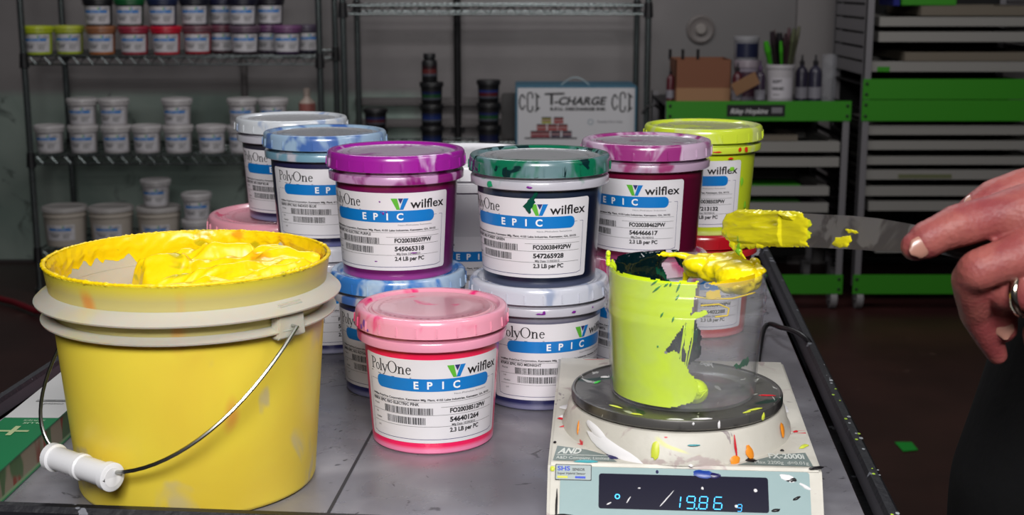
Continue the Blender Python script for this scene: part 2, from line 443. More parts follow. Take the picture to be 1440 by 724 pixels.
# conduit and two wooden rails fixed to the wall
M_DARKMET = pmat('dark_metal', (38, 37, 39), .45, .6)
m_rail = pmat('rail_paint', (108, 104, 104), .6)
b = MB(); x = on_y(643, 60, 5.87).x; b.tube([(x, 5.87, 0), (x, 5.87, 3.0)], .016, 10)
for z in (.6, 1.3, 2.3): b.box(x-.03, x+.03, 5.885, 5.9, z-.02, z+.02)
tag(b.build('conduit', M_DARKMET), 'dark vertical pipe on the back wall between the black tub stacks', 'pipe')
b = MB(); x = on_y(343, 100, 5.88).x; b.tube([(x, 5.88, on_y(343, 165, 5.88).z-.9), (x, 5.88, on_y(343, 80, 5.88).z)], .014, 10)
for z in (1.0, .4): b.box(x-.025, x+.025, 5.888, 5.9, z-.015, z+.015)
tag(b.build('pipe', m_rail), 'grey vertical pipe on the wall behind the coloured tub shelf', 'pipe')
for py, lab in ((141, 'upper thin horizontal rail along the back wall behind black tubs'), (171, 'lower thin horizontal rail along the back wall behind black tubs')):
    a = on_y(500, py, 5.885); e = on_y(732, py, 5.885); b = MB(); b.box(a.x, e.x, 5.868, 5.9, a.z-.012, a.z+.012)
    b.box(a.x, e.x, 5.862, 5.9, a.z-.020, a.z-.014)
    tag(b.build('wall_rail', m_rail, smooth=False), lab, 'rail')

# ================================================================ WORK TABLE (cart)
PHI = math.radians(5.2); cp, sp = math.cos(PHI), math.sin(PHI)
TO = Vector((.1, .828, 0)); A0, A1, B1 = -.563, .152, .98
table = thing('utility_cart', 'grey steel topped work cart carrying the ink tubs and scale', 'table', (TO.x, TO.y, 0), -PHI)
m, nt, p = new_mat('steel_top')
c = mixc(nt, nmask(nt, 9, .35, .7, (1, 0, 0), 6, .6), rgb(128, 126, 134), rgb(156, 154, 161)); c = mixc(nt, nmask(nt, 45, .64, .70, (0, 9, 0), 5, 1.5), c, rgb(82, 80, 86))
c = mixc(nt, nmask(nt, 70, .72, .75, (5, 2, 0), 4, 2.0, (.3, 1, 1)), c, rgb(168, 166, 172))
nt.links.new(c, p.inputs['Base Color']); p.inputs['Metallic'].default_value = .35; p.inputs['Specular IOR Level'].default_value = .4
rr = N(nt, 'ShaderNodeMapRange'); nt.links.new(nmask(nt, 22, .3, .7, (2, 2, 2), 6), rr.inputs['Value']); rr.inputs['To Min'].default_value = .22; rr.inputs['To Max'].default_value = .42
nt.links.new(rr.outputs[0], p.inputs['Roughness']); add_bump(nt, p, .12, 30, .001)
M_STEELTOP = m
M_LIP = pmat('lip_enamel', (62, 60, 66), .4, .3, bump=.2)
m, nt, p = new_mat('black_edge')
c = mixc(nt, nmask(nt, 60, .66, .68, (1, 4, 1), 3), rgb(24, 24, 30), rgb(120, 122, 130)); nt.links.new(c, p.inputs['Base Color']); p.inputs['Roughness'].default_value = .45; add_bump(nt, p, .6, 160, .001)
M_EDGE = m
b = MB(); b.box(A0+.012, A1-.014, .004, B1, TZ-.02, TZ); b.build('tray_top', M_STEELTOP, table, smooth=False)
b = MB()   # raised rim: sloping grey inner face, black rolled top and outside
def lip(mb, p0, p1, nrm):
    d = Vector(nrm)
    prof_g = [(0.0075, TZ), (.005, TZ+.009)]; prof_b = [(.005, TZ+.009), (.003, TZ+.0125), (-.003, TZ+.0125), (-.006, TZ+.009), (-.006, TZ-.03), (0, TZ-.03)]
    for prof, mi in ((prof_g, 0), (prof_b, 1)):
        vs = []
        for q, z in prof:
            for e in (p0, p1): vs.append(Vector((e[0], e[1], z)) + d*q)
        mb.add(vs, [(2*i, 2*i+1, 2*i+3, 2*i+2) for i in range(len(prof)-1)], mi)
lip(b, (A0, 0), (A1, 0), (0, 1, 0)); lip(b, (A1, 0), (A1, B1), (-1, 0, 0)); lip(b, (A0, 0), (A0, B1), (1, 0, 0)); lip(b, (A0, B1), (A1, B1), (0, -1, 0))
b.build('rim', [M_LIP, M_EDGE], table)
b = MB(); b.add([(x, y, TZ+.0004) for x, y in ((-.232, .01), (-.2295, .01), (-.2345, .30), (-.2365, .30))], [(0, 1, 2, 3)])
b.build('seam', pmat('seam_dark', (38, 36, 40), .6), table, smooth=False)
for (x, y) in ((A0+.02, .02), (A1-.02, .02), (A0+.02, B1-.02), (A1-.02, B1-.02)):
    b = MB(); b.box(x-.016, x+.016, y-.016, y+.016, .10, TZ-.021); b.build('leg', M_DARKMET, table, smooth=False)
    b = MB(); b.tube([(x-.012, y, .05), (x+.012, y, .05)], .05, 20); b.box(x-.018, x+.018, y-.02, y+.02, .05, .1); b.build('caster', M_DARKMET, table)
b = MB(); b.box(A0+.01, A1-.01, .01, B1-.01, .25, .28); b.build('lower_shelf', M_DARKMET, table, smooth=False)
# splatters on the rim
b = MB(); rnd = random.Random(3)
for k in range(22):
    y = rnd.uniform(.02, .4); r = rnd.uniform(.0005, .0017); n = 8
    z = TZ+.0128; x = A1 + rnd.uniform(-.003, .004)
    b.add([(x+r*math.cos(2*PI*i/n), y+r*1.6*math.sin(2*PI*i/n), z) for i in range(n)], [tuple(range(n))], rnd.choice((0, 0, 1)))
b.build('ink_splatter', [pmat('splat_white', (180, 184, 190), .5), pmat('splat_lime', (190, 230, 60), .5)], table, smooth=False)['kind'] = 'stuff'

# ================================================================ TUBS ON THE TABLE
MILK = (196, 194, 200)
m_coll = lambda n, ink, amt, seed: smear_mat(n, (184, 182, 192), ink, amt, 0, seed, rough=.3)
def P2(X, Y, tier=0): return (X, Y, TZ + .0005 + tier*.1071)
# gallon pail in the middle
def big_pail(loc, k, H, label, lid_m, body_m, ang, art, cat='pail', name='ink_pail', r0=.080, r1=.0885):
    t = thing(name, label, cat, loc)
    b = MB(); b.lathe([(0, .002), (r0-.003, .002), (r0-.002, 0), (r0, .002), (r1, H-.03), (r1, H-.03), (r1+.004, H-.029), (r1+.004, H-.022), (r1, H-.0215), (r1, H-.012)], 72); b.build('pail_body', body_m, t)
    b = MB(); kk = (r1+.005)/.0614; lid_mesh(b, kk, 1.2, H-.0185, 30); b.build('lid', lid_m, t)
    if art:
        a = MB(); art.put(a, cone_map(r0, (r1-r0)/(H-.03), H*.42, math.radians(ang))); a.build('label', LAB, t, weld=False)
    return t
art_g = label_art('070RX EPIC RIO WHITE', 'FO20038400PW', '546110402', '10.5', '10/12/2015', '')
M_WHITEPL = pmat('white_plastic', (205, 203, 208), .4, coat=.2)
big_pail((-.047, 1.405, TZ+.0005), 1, .186, 'large white pail half hidden between the purple and green tubs', M_WHITEPL, M_WHITEPL, 4, art_g)
PINKLID = smear_mat('pink_lid_wide', (236, 160, 176), (224, 60, 110), .12, .05, 9)
big_pail((-.250, 1.487, TZ+.0005), 1, .1095, 'wide pale pink lidded pail under the rearmost blue tub, behind the yellow bucket', PINKLID, pmat('pink_body', (214, 120, 140), .4), 0, None, r0=.078, r1=.0835)

tubs = []
def art(nm, code, num, lb='2.3', date='10/19/2015'): return label_art(nm, code, num, lb, date, '')
G = 'quart tubs of ink on the cart'
# lower tier
ink_tub('short stacked tub with milky blue lid and label, directly under the purple tub', -8, P2(-.1022, 1.1863), (32, 34, 96), (120, 122, 160),
        m_coll('collar_blue', (70, 110, 180), .35, 2), smear_mat('lid_blue', (164, 188, 214), (52, 116, 190), .46, .5, 2), art('840RX EPIC RIO ROYAL BLUE', 'FO20038480PW', '546401103'), rz=0)
t_mid = ink_tub('midnight tub with plain white lid under the green tub, purple flecks on its collar', 23, P2(.0239, 1.1564), (34, 36, 84), (110, 110, 140),
        m_coll('collar_mid', (190, 188, 196), .2, 4), smear_mat('lid_white', (198, 200, 212), (150, 160, 186), .3, .45, 4), art('870RX EPIC RIO MIDNIGHT', 'FO20038470PW', '546401330'), mid=(120, 118, 132))
M_PURSPL = pmat('purple_splash', (120, 30, 140), .3)
drip(t_mid, [(1, .0882, .0042, .0009, .0600), (4, .0892, .0012, .0016, .0600), (29, .0884, .0022, .0011, .0600), (49, .0895, .0008, .0008, .06)], M_PURSPL)
ink_tub('tub with plain white lid directly under the indigo blue tub', -6, P2(-.1852, 1.3358), (44, 42, 92), (150, 150, 176),
        m_coll('collar_w2', (190, 188, 196), .2, 5), smear_mat('lid_white2', (206, 206, 214), (170, 176, 196), .3, .3, 5), art('860RX EPIC RIO NAVY', 'FO20038452PW', '546401877'))
ink_tub('lower tub hidden behind the clear cup, under the magenta tub', -20, P2(.126, 1.2625), (120, 22, 62), (170, 120, 140),
        m_coll('collar_m2', (190, 60, 110), .3, 6), smear_mat('lid_m2', (204, 170, 184), (180, 60, 110), .35, .2, 6), art('430RX EPIC RIO MAGENTA', 'FO20038462PW', '546466617'))
ink_tub('red ink tub under the lime yellow tub', -12, P2(.1979, 1.3965), (186, 18, 40), (200, 110, 120),
        m_coll('collar_r', (190, 30, 40), .8, 7), smear_mat('lid_red', (190, 60, 60), (170, 18, 30), .85, .8, 7), art('330RX EPIC RIO RED', 'FO20038420PW', '546402288'))
# upper tier
t_pur = ink_tub('electric purple ink tub with smeared purple lid, on top of the blue lidded tub', -18, P2(-.1022, 1.1863, 1), (96, 14, 88), (150, 60, 140),
        smear_mat('collar_pur', (186, 140, 182), (130, 20, 110), .34, 0, 8, rough=.3), smear_mat('lid_purple', (204, 170, 208), (152, 28, 148), .80, .16, 8, topc=(178, 160, 182)),
        art('930RX EPIC RIO ELECTRIC PURPLE', 'FO20038507PW', '545065318', '2.4', '10/13/2015'), mid=(112, 12, 70))
drip(t_pur, [(-13, .0600, .0010, .0012, .0527), (-10, .0612, .0006, .0008, .0528), (-15, .0608, .0005, .0006, .0528), (-16, .070, .0008, .0007, .0533), (16, .0247, .0028, .0006, .0504), (-22, .0175, .0016, .0005, .0500)], M_PURSPL)
t_grn = ink_tub('forest green ink tub with green smeared lid, on top of the white lidded tub', -21, P2(.0239, 1.1564, 1), (14, 22, 44), (70, 76, 100),
        m_coll('collar_grn', (24, 130, 96), .10, 3), smear_mat('lid_green', (100, 128, 134), (14, 104, 74), .44, .06, 3, ink2=(6, 40, 42), ink2_amt=.57, topc=(150, 152, 156)),
        art('740RX EPIC RIO FOREST GREEN', 'FO20038492PW', '547265928', '2.3', '11/03/2015'), mid=(36, 46, 66))
M_GRNSPL = pmat('green_splash', (6, 74, 58), .25)
gs = MB(); vs = []; spine = [(-2, .0845, .0008), (-3, .0825, .0016), (-4, .0805, .0017), (-5, .0785, .0022), (-7, .0765, .0024), (-8, .0745, .0032), (-9.5, .0725, .0036), (-10, .0708, .0040), (-10.5, .0690, .0034), (-10, .0675, .0020), (-9, .0662, .0014), (-9, .0650, .0008)]
for a_g, zz, w_g in spine:
    for sg, lf in ((-1, .0003), (0, .0009), (1, .0003)):
        r_ = R0+SL*zz+.0003+lf; aa = math.radians(a_g) + sg*w_g*(1+.8*nz(zz*400, sg*3, 1))/r_; vs.append((r_*math.sin(aa), -r_*math.cos(aa), zz))
gs.add(vs, [(3*i+j, 3*i+3+j, 3*i+4+j, 3*i+1+j) for i in range(len(spine)-1) for j in (0, 1)]); gs.build('ink_splatter', M_GRNSPL, t_grn)
drip(t_grn, [(-44, .0880, .0035, .0026, .0600)], pmat('green_splash2', (30, 150, 104), .3)); drip(t_grn, [(-8, .0878, .0024, .0010, .0600)], M_PURSPL)
ink_tub('magenta ink tub with milky purple lid, between the green and lime yellow tubs', -31, P2(.126, 1.2625, 1), (84, 8, 40), (140, 60, 100),
        smear_mat('collar_mag', (176, 150, 174), (150, 60, 110), .2, 0, 12, rough=.3), smear_mat('lid_mag', (200, 172, 198), (150, 50, 122), .42, .22, 12, topc=(170, 162, 172)),
        art('430RX EPIC RIO MAGENTA', 'FO20038462PW', '546466617'), mid=(112, 14, 50))
t_yel = ink_tub('fluorescent lime yellow ink tub at the right rear, standing on a red tub', -25, P2(.1979, 1.3965, 1), (192, 210, 40), (206, 220, 120),
        m_coll('collar_yel', (196, 214, 60), .7, 13), smear_mat('lid_yel', (206, 216, 134), (204, 222, 60), .62, .30, 13, topc=(180, 186, 118)),
        art('190RX EPIC RIO FL YELLOW', 'FO20038503PW', '547213132'), mid=(196, 214, 40))
drip(t_yel, [(38, .0885, .002, .0022, .0600), (46, .0880, .0022, .0028, .0600), (14, .0872, .004, .0008, .0600), (30, .080, .003, .001, .056)], pmat('red_splash', (216, 50, 30), .3))
drip(t_yel, [(50, .055, .0022, .0045, .0525), (34, .069, .0030, .0022, .0533), (60, .030, .002, .004, .051)], pmat('green_splash3', (130, 200, 50), .3))
ink_tub('indigo blue ink tub with blue rimmed lid, left of the purple tub', 4, P2(-.1852, 1.3358, 1), (22, 22, 56), (100, 104, 150),
        m_coll('collar_ind', (110, 150, 170), .5, 14), smear_mat('lid_ind', (150, 176, 202), (66, 102, 168), .36, .05, 14, topc=(150, 152, 158)),
        art('830RX EPIC RIO INDIGO BLUE', 'FO20038430PW', '546401902'), mid=(40, 38, 74))
ink_tub('deep blue ink tub with clear whitish lid, rearmost on the left', -12, P2(-.2411, 1.4784, 1), (30, 30, 66), (120, 124, 160),
        m_coll('collar_deep', (200, 204, 210), .3, 15), smear_mat('lid_deep', (204, 208, 214), (150, 166, 196), .30, .10, 15, topc=(176, 178, 182)),
        art('820RX EPIC RIO DEEP BLUE', 'FO20038425PW', '546401455'), mid=(52, 50, 60))
# the front pink tub
t_pk = ink_tub('electric pink ink tub with pink lid, standing alone at the front of the tubs', 0, P2(-.0640, 1.0467), (240, 26, 92), (236, 130, 170),
        smear_mat('collar_pink', (226, 150, 176), (224, 80, 130), .25, 0, 16, rough=.3), smear_mat('lid_pink', (234, 156, 178), (232, 40, 116), .30, .08, 16, topc=(216, 156, 168)),
        art('900RX EPIC RIO ELECTRIC PINK', 'FO20038512PW', '546401264', '2.3', '10/29/2015'), mid=(230, 30, 74))
drip(t_pk, [(-58, .102, .0022, .0030, .0612), (-62, .0985, .0015, .002, .0615), (-53, .0975, .0012, .0010, .0616)], pmat('violet_smudge', (130, 80, 170), .4))

# ================================================================ YELLOW BUCKET
BX, BY = -.232, .951; BH = .166
bucket = thing('ink_bucket', 'big translucent yellow bucket of ink with wire handle, at the left', 'bucket', (BX, BY, TZ+.0005))
m, nt, p = new_mat('bucket_plastic')
c = mixc(nt, nmask(nt, 10, .35, .7, (0, 0, 0), 3, .4), rgb(238, 214, 70), rgb(230, 200, 66))
c = mixc(nt, zrange(nt, .124, .127), c, mixc(nt, nmask(nt, 9, .35, .6, (3, 0, 5), 3), rgb(226, 202, 90), rgb(206, 192, 120)))
pt = nmask(nt, 19, .60, .68, (4.4, 1, 0), 3, .5, (1, 1, .7)); c = mixc(nt, pt, c, rgb(208, 190, 130))
c = mixc(nt, nmask(nt, 16, .66, .74, (9, 3, 3), 2, .2, (1, 1, .6)), c, rgb(226, 150, 70))
c = mixc(nt, zrange(nt, .156, .166), c, rgb(246, 226, 50))
nt.links.new(c, p.inputs['Base Color']); p.inputs['Roughness'].default_value = .42; p.inputs['Coat Weight'].default_value = .15; p.inputs['Coat Roughness'].default_value = .3
p.inputs['Subsurface Weight'].default_value = .25; p.inputs['Subsurface Scale'].default_value = .01; p.inputs['Subsurface Radius'].default_value = (1, .8, .3)
M_BUCKET = m
M_MILKY, nt, p = new_mat('milky_plastic')
c = mixc(nt, nmask(nt, 14, .5, .75, (2, 8, 2), 3), rgb(188, 182, 170), rgb(204, 192, 128)); nt.links.new(c, p.inputs['Base Color'])
p.inputs['Roughness'].default_value = .35; p.inputs['Subsurface Weight'].default_value = .3; p.inputs['Subsurface Scale'].default_value = .01
b = MB(); b.lathe([(0, .003), (.081, .003), (.082, 0), (.0845, .0015), (.0855, .004), (.0950, .122), (.0960, .140), (.1000, .1655), (.1008, .1665), (.0995, .1672)], 96)
b.build('bucket_body', M_BUCKET, bucket)
b = MB(); b.lathe([(.0995, .1672), (.0980, .1660), (.0945, .138), (.0930, .122), (.083, .006), (0, .006)], 96); b.build('inner_wall', M_MILKY, bucket)
for z, r in ((.1415, .1078), (.1285, .1040)):
    k = 1 if r > .105 else .35
    b = MB(); b.lathe([(.0950, z+.003*k), (r-.0015, z-.0006), (r-.0004, z-.0006), (r, z+.0006), (r-.003, z+.0006+.0029*k), (.0960, z+.001+.0075*k)], 96); b.build('flange', M_MILKY, bucket)
ax = Vector((.80, -.60, 0)).normalized(); outd = Vector((-.60, -.80, 0)).normalized()
EZ = .1315
for sgn in (1, -1):
    b = MB(); c0 = ax*.0955*sgn; tt = Vector((-ax.y, ax.x, 0))
    vs = []
    for q in (0, .008):
        for (u, z) in ((-.013, EZ-.008), (.013, EZ-.008), (.011, EZ+.016), (-.011, EZ+.016)): vs.append(c0 + ax*sgn*q + tt*u + Vector((0, 0, z)))
    b.add(vs, [(0, 1, 2, 3), (7, 6, 5, 4), (0, 4, 5, 1), (1, 5, 6, 2), (2, 6, 7, 3), (3, 7, 4, 0)]); b.build('ear', M_MILKY, bucket, bevel=.001)
D = outd*.1005 + Vector((0, 0, -.094))
bail = []
for i in range(41):
    t = PI*i/40; sx = math.cos(t); q = math.sin(t)
    sx = math.copysign(abs(sx)**.85, sx)
    bail.append(ax*.1085*sx + D*(q**.85) + Vector((0, 0, EZ)))
b = MB(); st = [bail[0] - ax*.012, bail[0]] ; en = [bail[-1], bail[-1] + ax*.012]
b.tube(st + bail[1:-1] + en, .0014, 8); hd = wire_h = b.build('wire_handle', pmat('zinc_wire', (176, 176, 170), .25, 1), bucket)
mid = D + Vector((0, 0, EZ)); b = MB()
prof = [(-.034, .0085), (-.0335, .0098), (-.0285, .0098), (-.0275, .0082), (-.003, .0082), (-.002, .0092), (.002, .0092), (.003, .0082), (.0275, .0082), (.0285, .0098), (.0335, .0098), (.034, .0085), (.0342, .0066), (.030, .0062)]
b.tube([mid + ax*s_ for s_, r in prof], [r for s_, r in prof], 28, cap=False); b.tube([mid-ax*.034, mid-ax*.0345], [.0085, .003], 28); b.tube([mid+ax*.030, mid+ax*.0305], [.0064, .0014], 28)
b.build('grip', pmat('grip_white', (226, 226, 230), .35, coat=.3), wire_h)
# ink in the bucket
def smooth(a, b, x):
    t = max(0, min(1, (x-a)/(b-a))); return t*t*(3-2*t)
def ridged(x, y, s, z=0): return 1-abs(nz(x*s, y*s, z))*2
def ink_h(x, y):
    wx = x + .012*nz(x*30, y*30, 3); wy = y + .012*nz(x*30, y*30, 8)
    h = -.020 + .010*smooth(-.02, .05, x)
    h += .011*math.exp(-((wx+.005)**2+(wy-.03)**2)/.0011) + .008*math.exp(-((wx-.065)**2+(wy-.02)**2)/.0007) + .009*math.exp(-((wx+.03)**2+(wy-.005)**2)/.0004)
    # sweeping knife strokes
    s1 = wy*.85 - wx*.55 + .012*math.sin(wx*40)
    h += .0050*math.sin(s1*230)*smooth(.07, .01, abs(wx-.005))
    ua = wx*.85+wy*.55; va = wy*.85-wx*.55
    h += .0110*(1-2*abs(nz(ua*15, va*46, 1))-.5) + .0030*(1-2*abs(nz(ua*34, va*120, 4))-.5) + .0004*nz(x*300, y*300)
    h -= .050*smooth(-.030, -.050, wx + .3*wy)
    h -= .028*smooth(.052, .074, wy + .25*wx + .010*nz(x*60, y*60, 2))*smooth(.075, .05, abs(wx-.0))
    return h
b = MB(); n = 200; R = .0925; idx = {}; vs = []; fs = []
for j in range(n+1):
    for i in range(n+1):
        x = -R + 2*R*i/n; y = -R + 2*R*j/n; r = math.hypot(x, y)
        if r > R+.0012: continue
        h = BH + ink_h(x, y); rl = .083 + (h-.006)/(.132)*.012
        if r > rl: x *= rl/r; y *= rl/r
        idx[i, j] = len(vs); vs.append((x, y, h))
for (i, j) in list(idx):
    q = [(i, j), (i+1, j), (i+1, j+1), (i, j+1)]
    if all(k in idx for k in q): fs.append(tuple(idx[k] for k in q))
b.add(vs, fs)
# coating on the inside of the rim, ragged lower edge
na, nzz = 260, 10; vs = []; fs = []
for i in range(na):
    a = 2*PI*i/na; cx, cy = math.cos(a), math.sin(a)
    low = .010 + .010*(nz(cx*3, cy*3, 1)+.5) + .006*nz(cx*14, cy*14, 2) + .003*nz(cx*50, cy*50, 2)
    for j in range(nzz+1):
        t = j/nzz; z = .1675 - low*t; th = .0016*math.sin(PI*min(1, t*1.0+.12))*(1+.9*nz(cx*26, cy*26, t*6)) + .0002
        rw = .0980 - (.166-min(z, .166))*.125
        vs.append(((rw-th)*cx, (rw-th)*cy, z))
for i in range(na):
    for j in range(nzz): k = (i+1) % na; fs.append((i*(nzz+1)+j, k*(nzz+1)+j, k*(nzz+1)+j+1, i*(nzz+1)+j+1))
b.add(vs, fs)
# ink caught along the top of the rim
vs = []; fs = []; sec = 8
for i in range(na*2):
    a = 2*PI*i/(na*2); cx, cy = math.cos(a), math.sin(a); rr = .0011 + .0010*abs(nz(cx*30, cy*30, 5)) + .0012*max(0, nz(cx*70, cy*70, 5))
    for k in range(sec):
        t = 2*PI*k/sec; r = .0995 + rr*1.1*math.cos(t); vs.append((r*cx, r*cy, .1674+rr*.8*math.sin(t)+.0003*nz(cx*120, cy*120, 4)))
for i in range(na*2):
    for k in range(sec):
        i2 = (i+1) % (na*2); fs.append((i*sec+k, i2*sec+k, i2*sec+(k+1) % sec, i*sec+(k+1) % sec))
b.add(vs, fs)
m, nt, p = new_mat('yellow_ink')
c = mixc(nt, nmask(nt, 22, .60, .66, (2, 1, 6), 2, 2.0, (1, .35, 1)), rgb(244, 208, 10), rgb(196, 178, 20)); c = mixc(nt, nmask(nt, 20, .62, .72, (8, 1, 1), 3, 1.0), c, rgb(228, 160, 20))
nt.links.new(c, p.inputs['Base Color']); p.inputs['Roughness'].default_value = .30; p.inputs['Subsurface Weight'].default_value = .04; p.inputs['Subsurface Scale'].default_value = .003
p.inputs['Subsurface Radius'].default_value = (1, .8, .1)
M_YINK = m
o = b.build('yellow_ink', M_YINK, loc=(BX, BY, TZ+.0005), angle=180); tag(o, 'thick swirled yellow ink heaped inside the big bucket', 'ink')

# ================================================================ SWATCH BOOK
bk = thing('swatch_book', 'long colour swatch book with green and white cover, left of the bucket', 'book', (-.3785, 1.02, TZ+.0005), -PHI*.25)
M_GRNC = pmat('cover_green', (6, 122, 72), .3, coat=.4); M_WHC = pmat('cover_white', (206, 206, 206), .35, coat=.3)
bkw, y0, y1, bh = .0215, -.137, .135, .0235
m, nt, p = new_mat('page_edges')
t = N(nt, 'ShaderNodeTexCoord'); mp = N(nt, 'ShaderNodeMapping'); mp.inputs['Scale'].default_value = (1, 1, 10); nt.links.new(t.outputs['Object'], mp.inputs['Vector'])
w_ = N(nt, 'ShaderNodeTexVoronoi'); w_.inputs['Scale'].default_value = 60; nt.links.new(mp.outputs['Vector'], w_.inputs['Vector'])
k = nmask(nt, 55, .52, .60, (0, 0, 1), 1, 0, (1, 1, .3)); c = mixc(nt, k, rgb(150, 138, 120), rgb(140, 60, 42)); k = nmask(nt, 40, .58, .62, (6, 0, 1), 1, 0, (1, 1, .3)); c = mixc(nt, k, c, rgb(80, 110, 70))
k = zrange(nt, .004, .003); c = mixc(nt, k, c, rgb(140, 170, 130)); nt.links.new(c, p.inputs['Base Color']); p.inputs['Roughness'].default_value = .5
pm = MB(); pm.box(-bkw+.0005, bkw-.0005, y0, y1, .0012, bh-.0012); pm.build('pages', m, bk, smooth=False)
c_ = MB(); c_.box(-bkw, bkw, y0, y1, 0, .0012, 0); c_.build('back_cover', M_GRNC, bk, smooth=False)
f = Flat(); cut = -.002
f.rrect(-bkw, y0, bkw, cut, .001, 0, 0); f.rrect(-bkw, cut, bkw, y1+.001, .001, 1, .0001)
# writing is upside down for the camera: draw in flipped space
def flip(fl, ox, oy, items_fn):
    g = Flat(); items_fn(g)
    for vs, fs, mi, lift in g.items: fl.items.append(([(ox-x, oy-y) for x, y in vs], fs, mi, lift))
def wr(g):
    g.text('PLUS', 0, 0, .0042, 2, .0004, width=.015, bold=.015); g.text('SERIES', 0, -.0060, .0034, 2, .0004, width=.017, bold=.01)
flip(f, .0135, cut-.0115, wr)
f.rect(-.014, cut-.0345, .010, cut-.0310, 3, .0004); f.rect(-.0042, cut-.043, .0000, cut-.0215, 3, .0005)
def wr2(g):
    g.text('coated', 0, 0, .0045, 4, .0004, width=.016); g.text('color guide', 0, -.0075, .002, 4, .0004, width=.018)
flip(f, .013, cut+.037, wr2)
f.rect(-.012, cut+.041, .019, cut+.043, 4, .0004); f.rect(-.012, cut+.045, .019, cut+.046, 4, .0004)
cm = MB(); f.put(cm, lambda x, y, l: (x, y, bh+l)); cm.box(-bkw, bkw, y0, y1, bh-.0012, bh-.0001, 0)
cm.build('front_cover', [M_GRNC, M_WHC, pmat('cover_print', (160, 196, 160), .4), pmat('cover_plus', (176, 190, 140), .4), pmat('cover_grey', (90, 92, 92), .5)], bk, smooth=False, weld=False)

# ================================================================ SCALE
SX, SY = .1135, .832; SR = -math.radians(4.2)
scale = thing('digital_scale', 'paint spattered white digital scale with blue readout at front right', 'scale', (SX, SY, TZ+.0005), SR)
m, nt, p = new_mat('housing_cream')
c = mixc(nt, nmask(nt, 26, .45, .7, (1, 2, 3), 5), rgb(198, 194, 184), rgb(212, 208, 198)); c = mixc(nt, nmask(nt, 34, .60, .66, (4, 0, 3), 5, 1.0), c, rgb(178, 164, 160))
c = mixc(nt, nmask(nt, 50, .68, .70, (9, 0, 3), 4, 1.0), c, rgb(150, 140, 140)); c = mixc(nt, nmask(nt, 40, .70, .72, (1, 6, 3), 3, 2.0, (.4, 1, 1)), c, rgb(206, 60, 70))
c = mixc(nt, nmask(nt, 24, .70, .74, (3, 6, 7), 3, 1), c, rgb(214, 214, 150))
nt.links.new(c, p.inputs['Base Color']); p.inputs['Roughness'].default_value = .5; add_bump(nt, p, .5, 60, .0015)
M_HOUSE = m
M_TEAL = pmat('panel_teal', (134, 160, 162), .4, coat=.1, bump=.15)
# profile in local y (0 front): base, panel, top
W = .0935
prof = [(.012, .003), (.009, .006), (.0085, .0105), (.031, .0405), (.160, .0455), (.262, .050), (.267, .046), (.268, .003)]
hb = MB(); n = len(prof)
def wfun(y): return W - .002*(1-y/.268)
ring_l = [(-wfun(y), y, z) for y, z in prof]; ring_r = [(wfun(y), y, z) for y, z in prof]
hb.add(ring_l+ring_r, [tuple(range(n-1, -1, -1)), tuple(range(n, 2*n))] + [(i, (i+1) % n, n+(i+1) % n, n+i) for i in range(n)])
hb.build('housing', M_HOUSE, scale, bevel=.003, smooth=True)
# sloping panel frame
pa = Vector((0, .0085, .0105)); pb = Vector((0, .031, .0405)); pd = (pb-pa).normalized(); pn = Vector((0, -pd.z, pd.y)); PL = (pb-pa).length
def panel(x, s_, l=0): return pa + pd*s_ + pn*(l+.0006) + Vector((x, 0, 0))
f = Flat(); f.rrect(-.083, -.006, .083, PL-.002, .002, 0, 0)
mb = MB(); f.put(mb, panel); fpanel = mb.build('front_panel', M_TEAL, scale, smooth=False, weld=False)
# display window and seven segment readout
f = Flat(); f.rrect(-.057, PL-.0305, .0555, PL-.0065, .0018, 0, .0002)
mb = MB(); f.put(mb, panel); mb.build('display_window', pmat('display_glass', (14, 12, 38), .2, coat=.2, spec=.3), fpanel, smooth=False, weld=False)
f = Flat(); SEG = {'1': 'bc', '9': 'abcdfg', '8': 'abcdefg', '6': 'acdefg', 'g': 'abcdfg'}
def seg(ch, x, y, w, h):
    t = w*.13; q = t*.7; sh = lambda px_, py_: (px_+.12*(py_-y), py_)
    L = {'a': (x+q, y+h, x+w-q, y+h), 'd': (x+q, y, x+w-q, y), 'g': (x+q, y+h/2, x+w-q, y+h/2), 'f': (x, y+h/2+q, x, y+h-q), 'e': (x, y+q, x, y+h/2-q), 'b': (x+w, y+h/2+q, x+w, y+h-q), 'c': (x+w, y+q, x+w, y+h/2-q)}
    for k in SEG[ch]: a = L[k]; f.stroke([sh(a[0], a[1]), sh(a[2], a[3])], t, 0, .0006)
by = PL-.0290
for ch, x in (('1', -.0085), ('9', .0010), ('8', .0093), ('6', .0190)): seg(ch, x, by, .0052, .0082)
f.ring(.0078, by, .0006, .0006, .0006, .0006, 0, .0006); seg('g', .0345, by-.001, .0028, .0046)
f.ring(-.0445, by+.0068, .0018, .0018, .0007, .0007, 0, .0006)
mb = MB(); f.put(mb, panel); mb.build('readout', pmat('readout_glow', (60, 190, 255), .5, emit=(40, 170, 255), es=1.1), fpanel, smooth=False, weld=False)
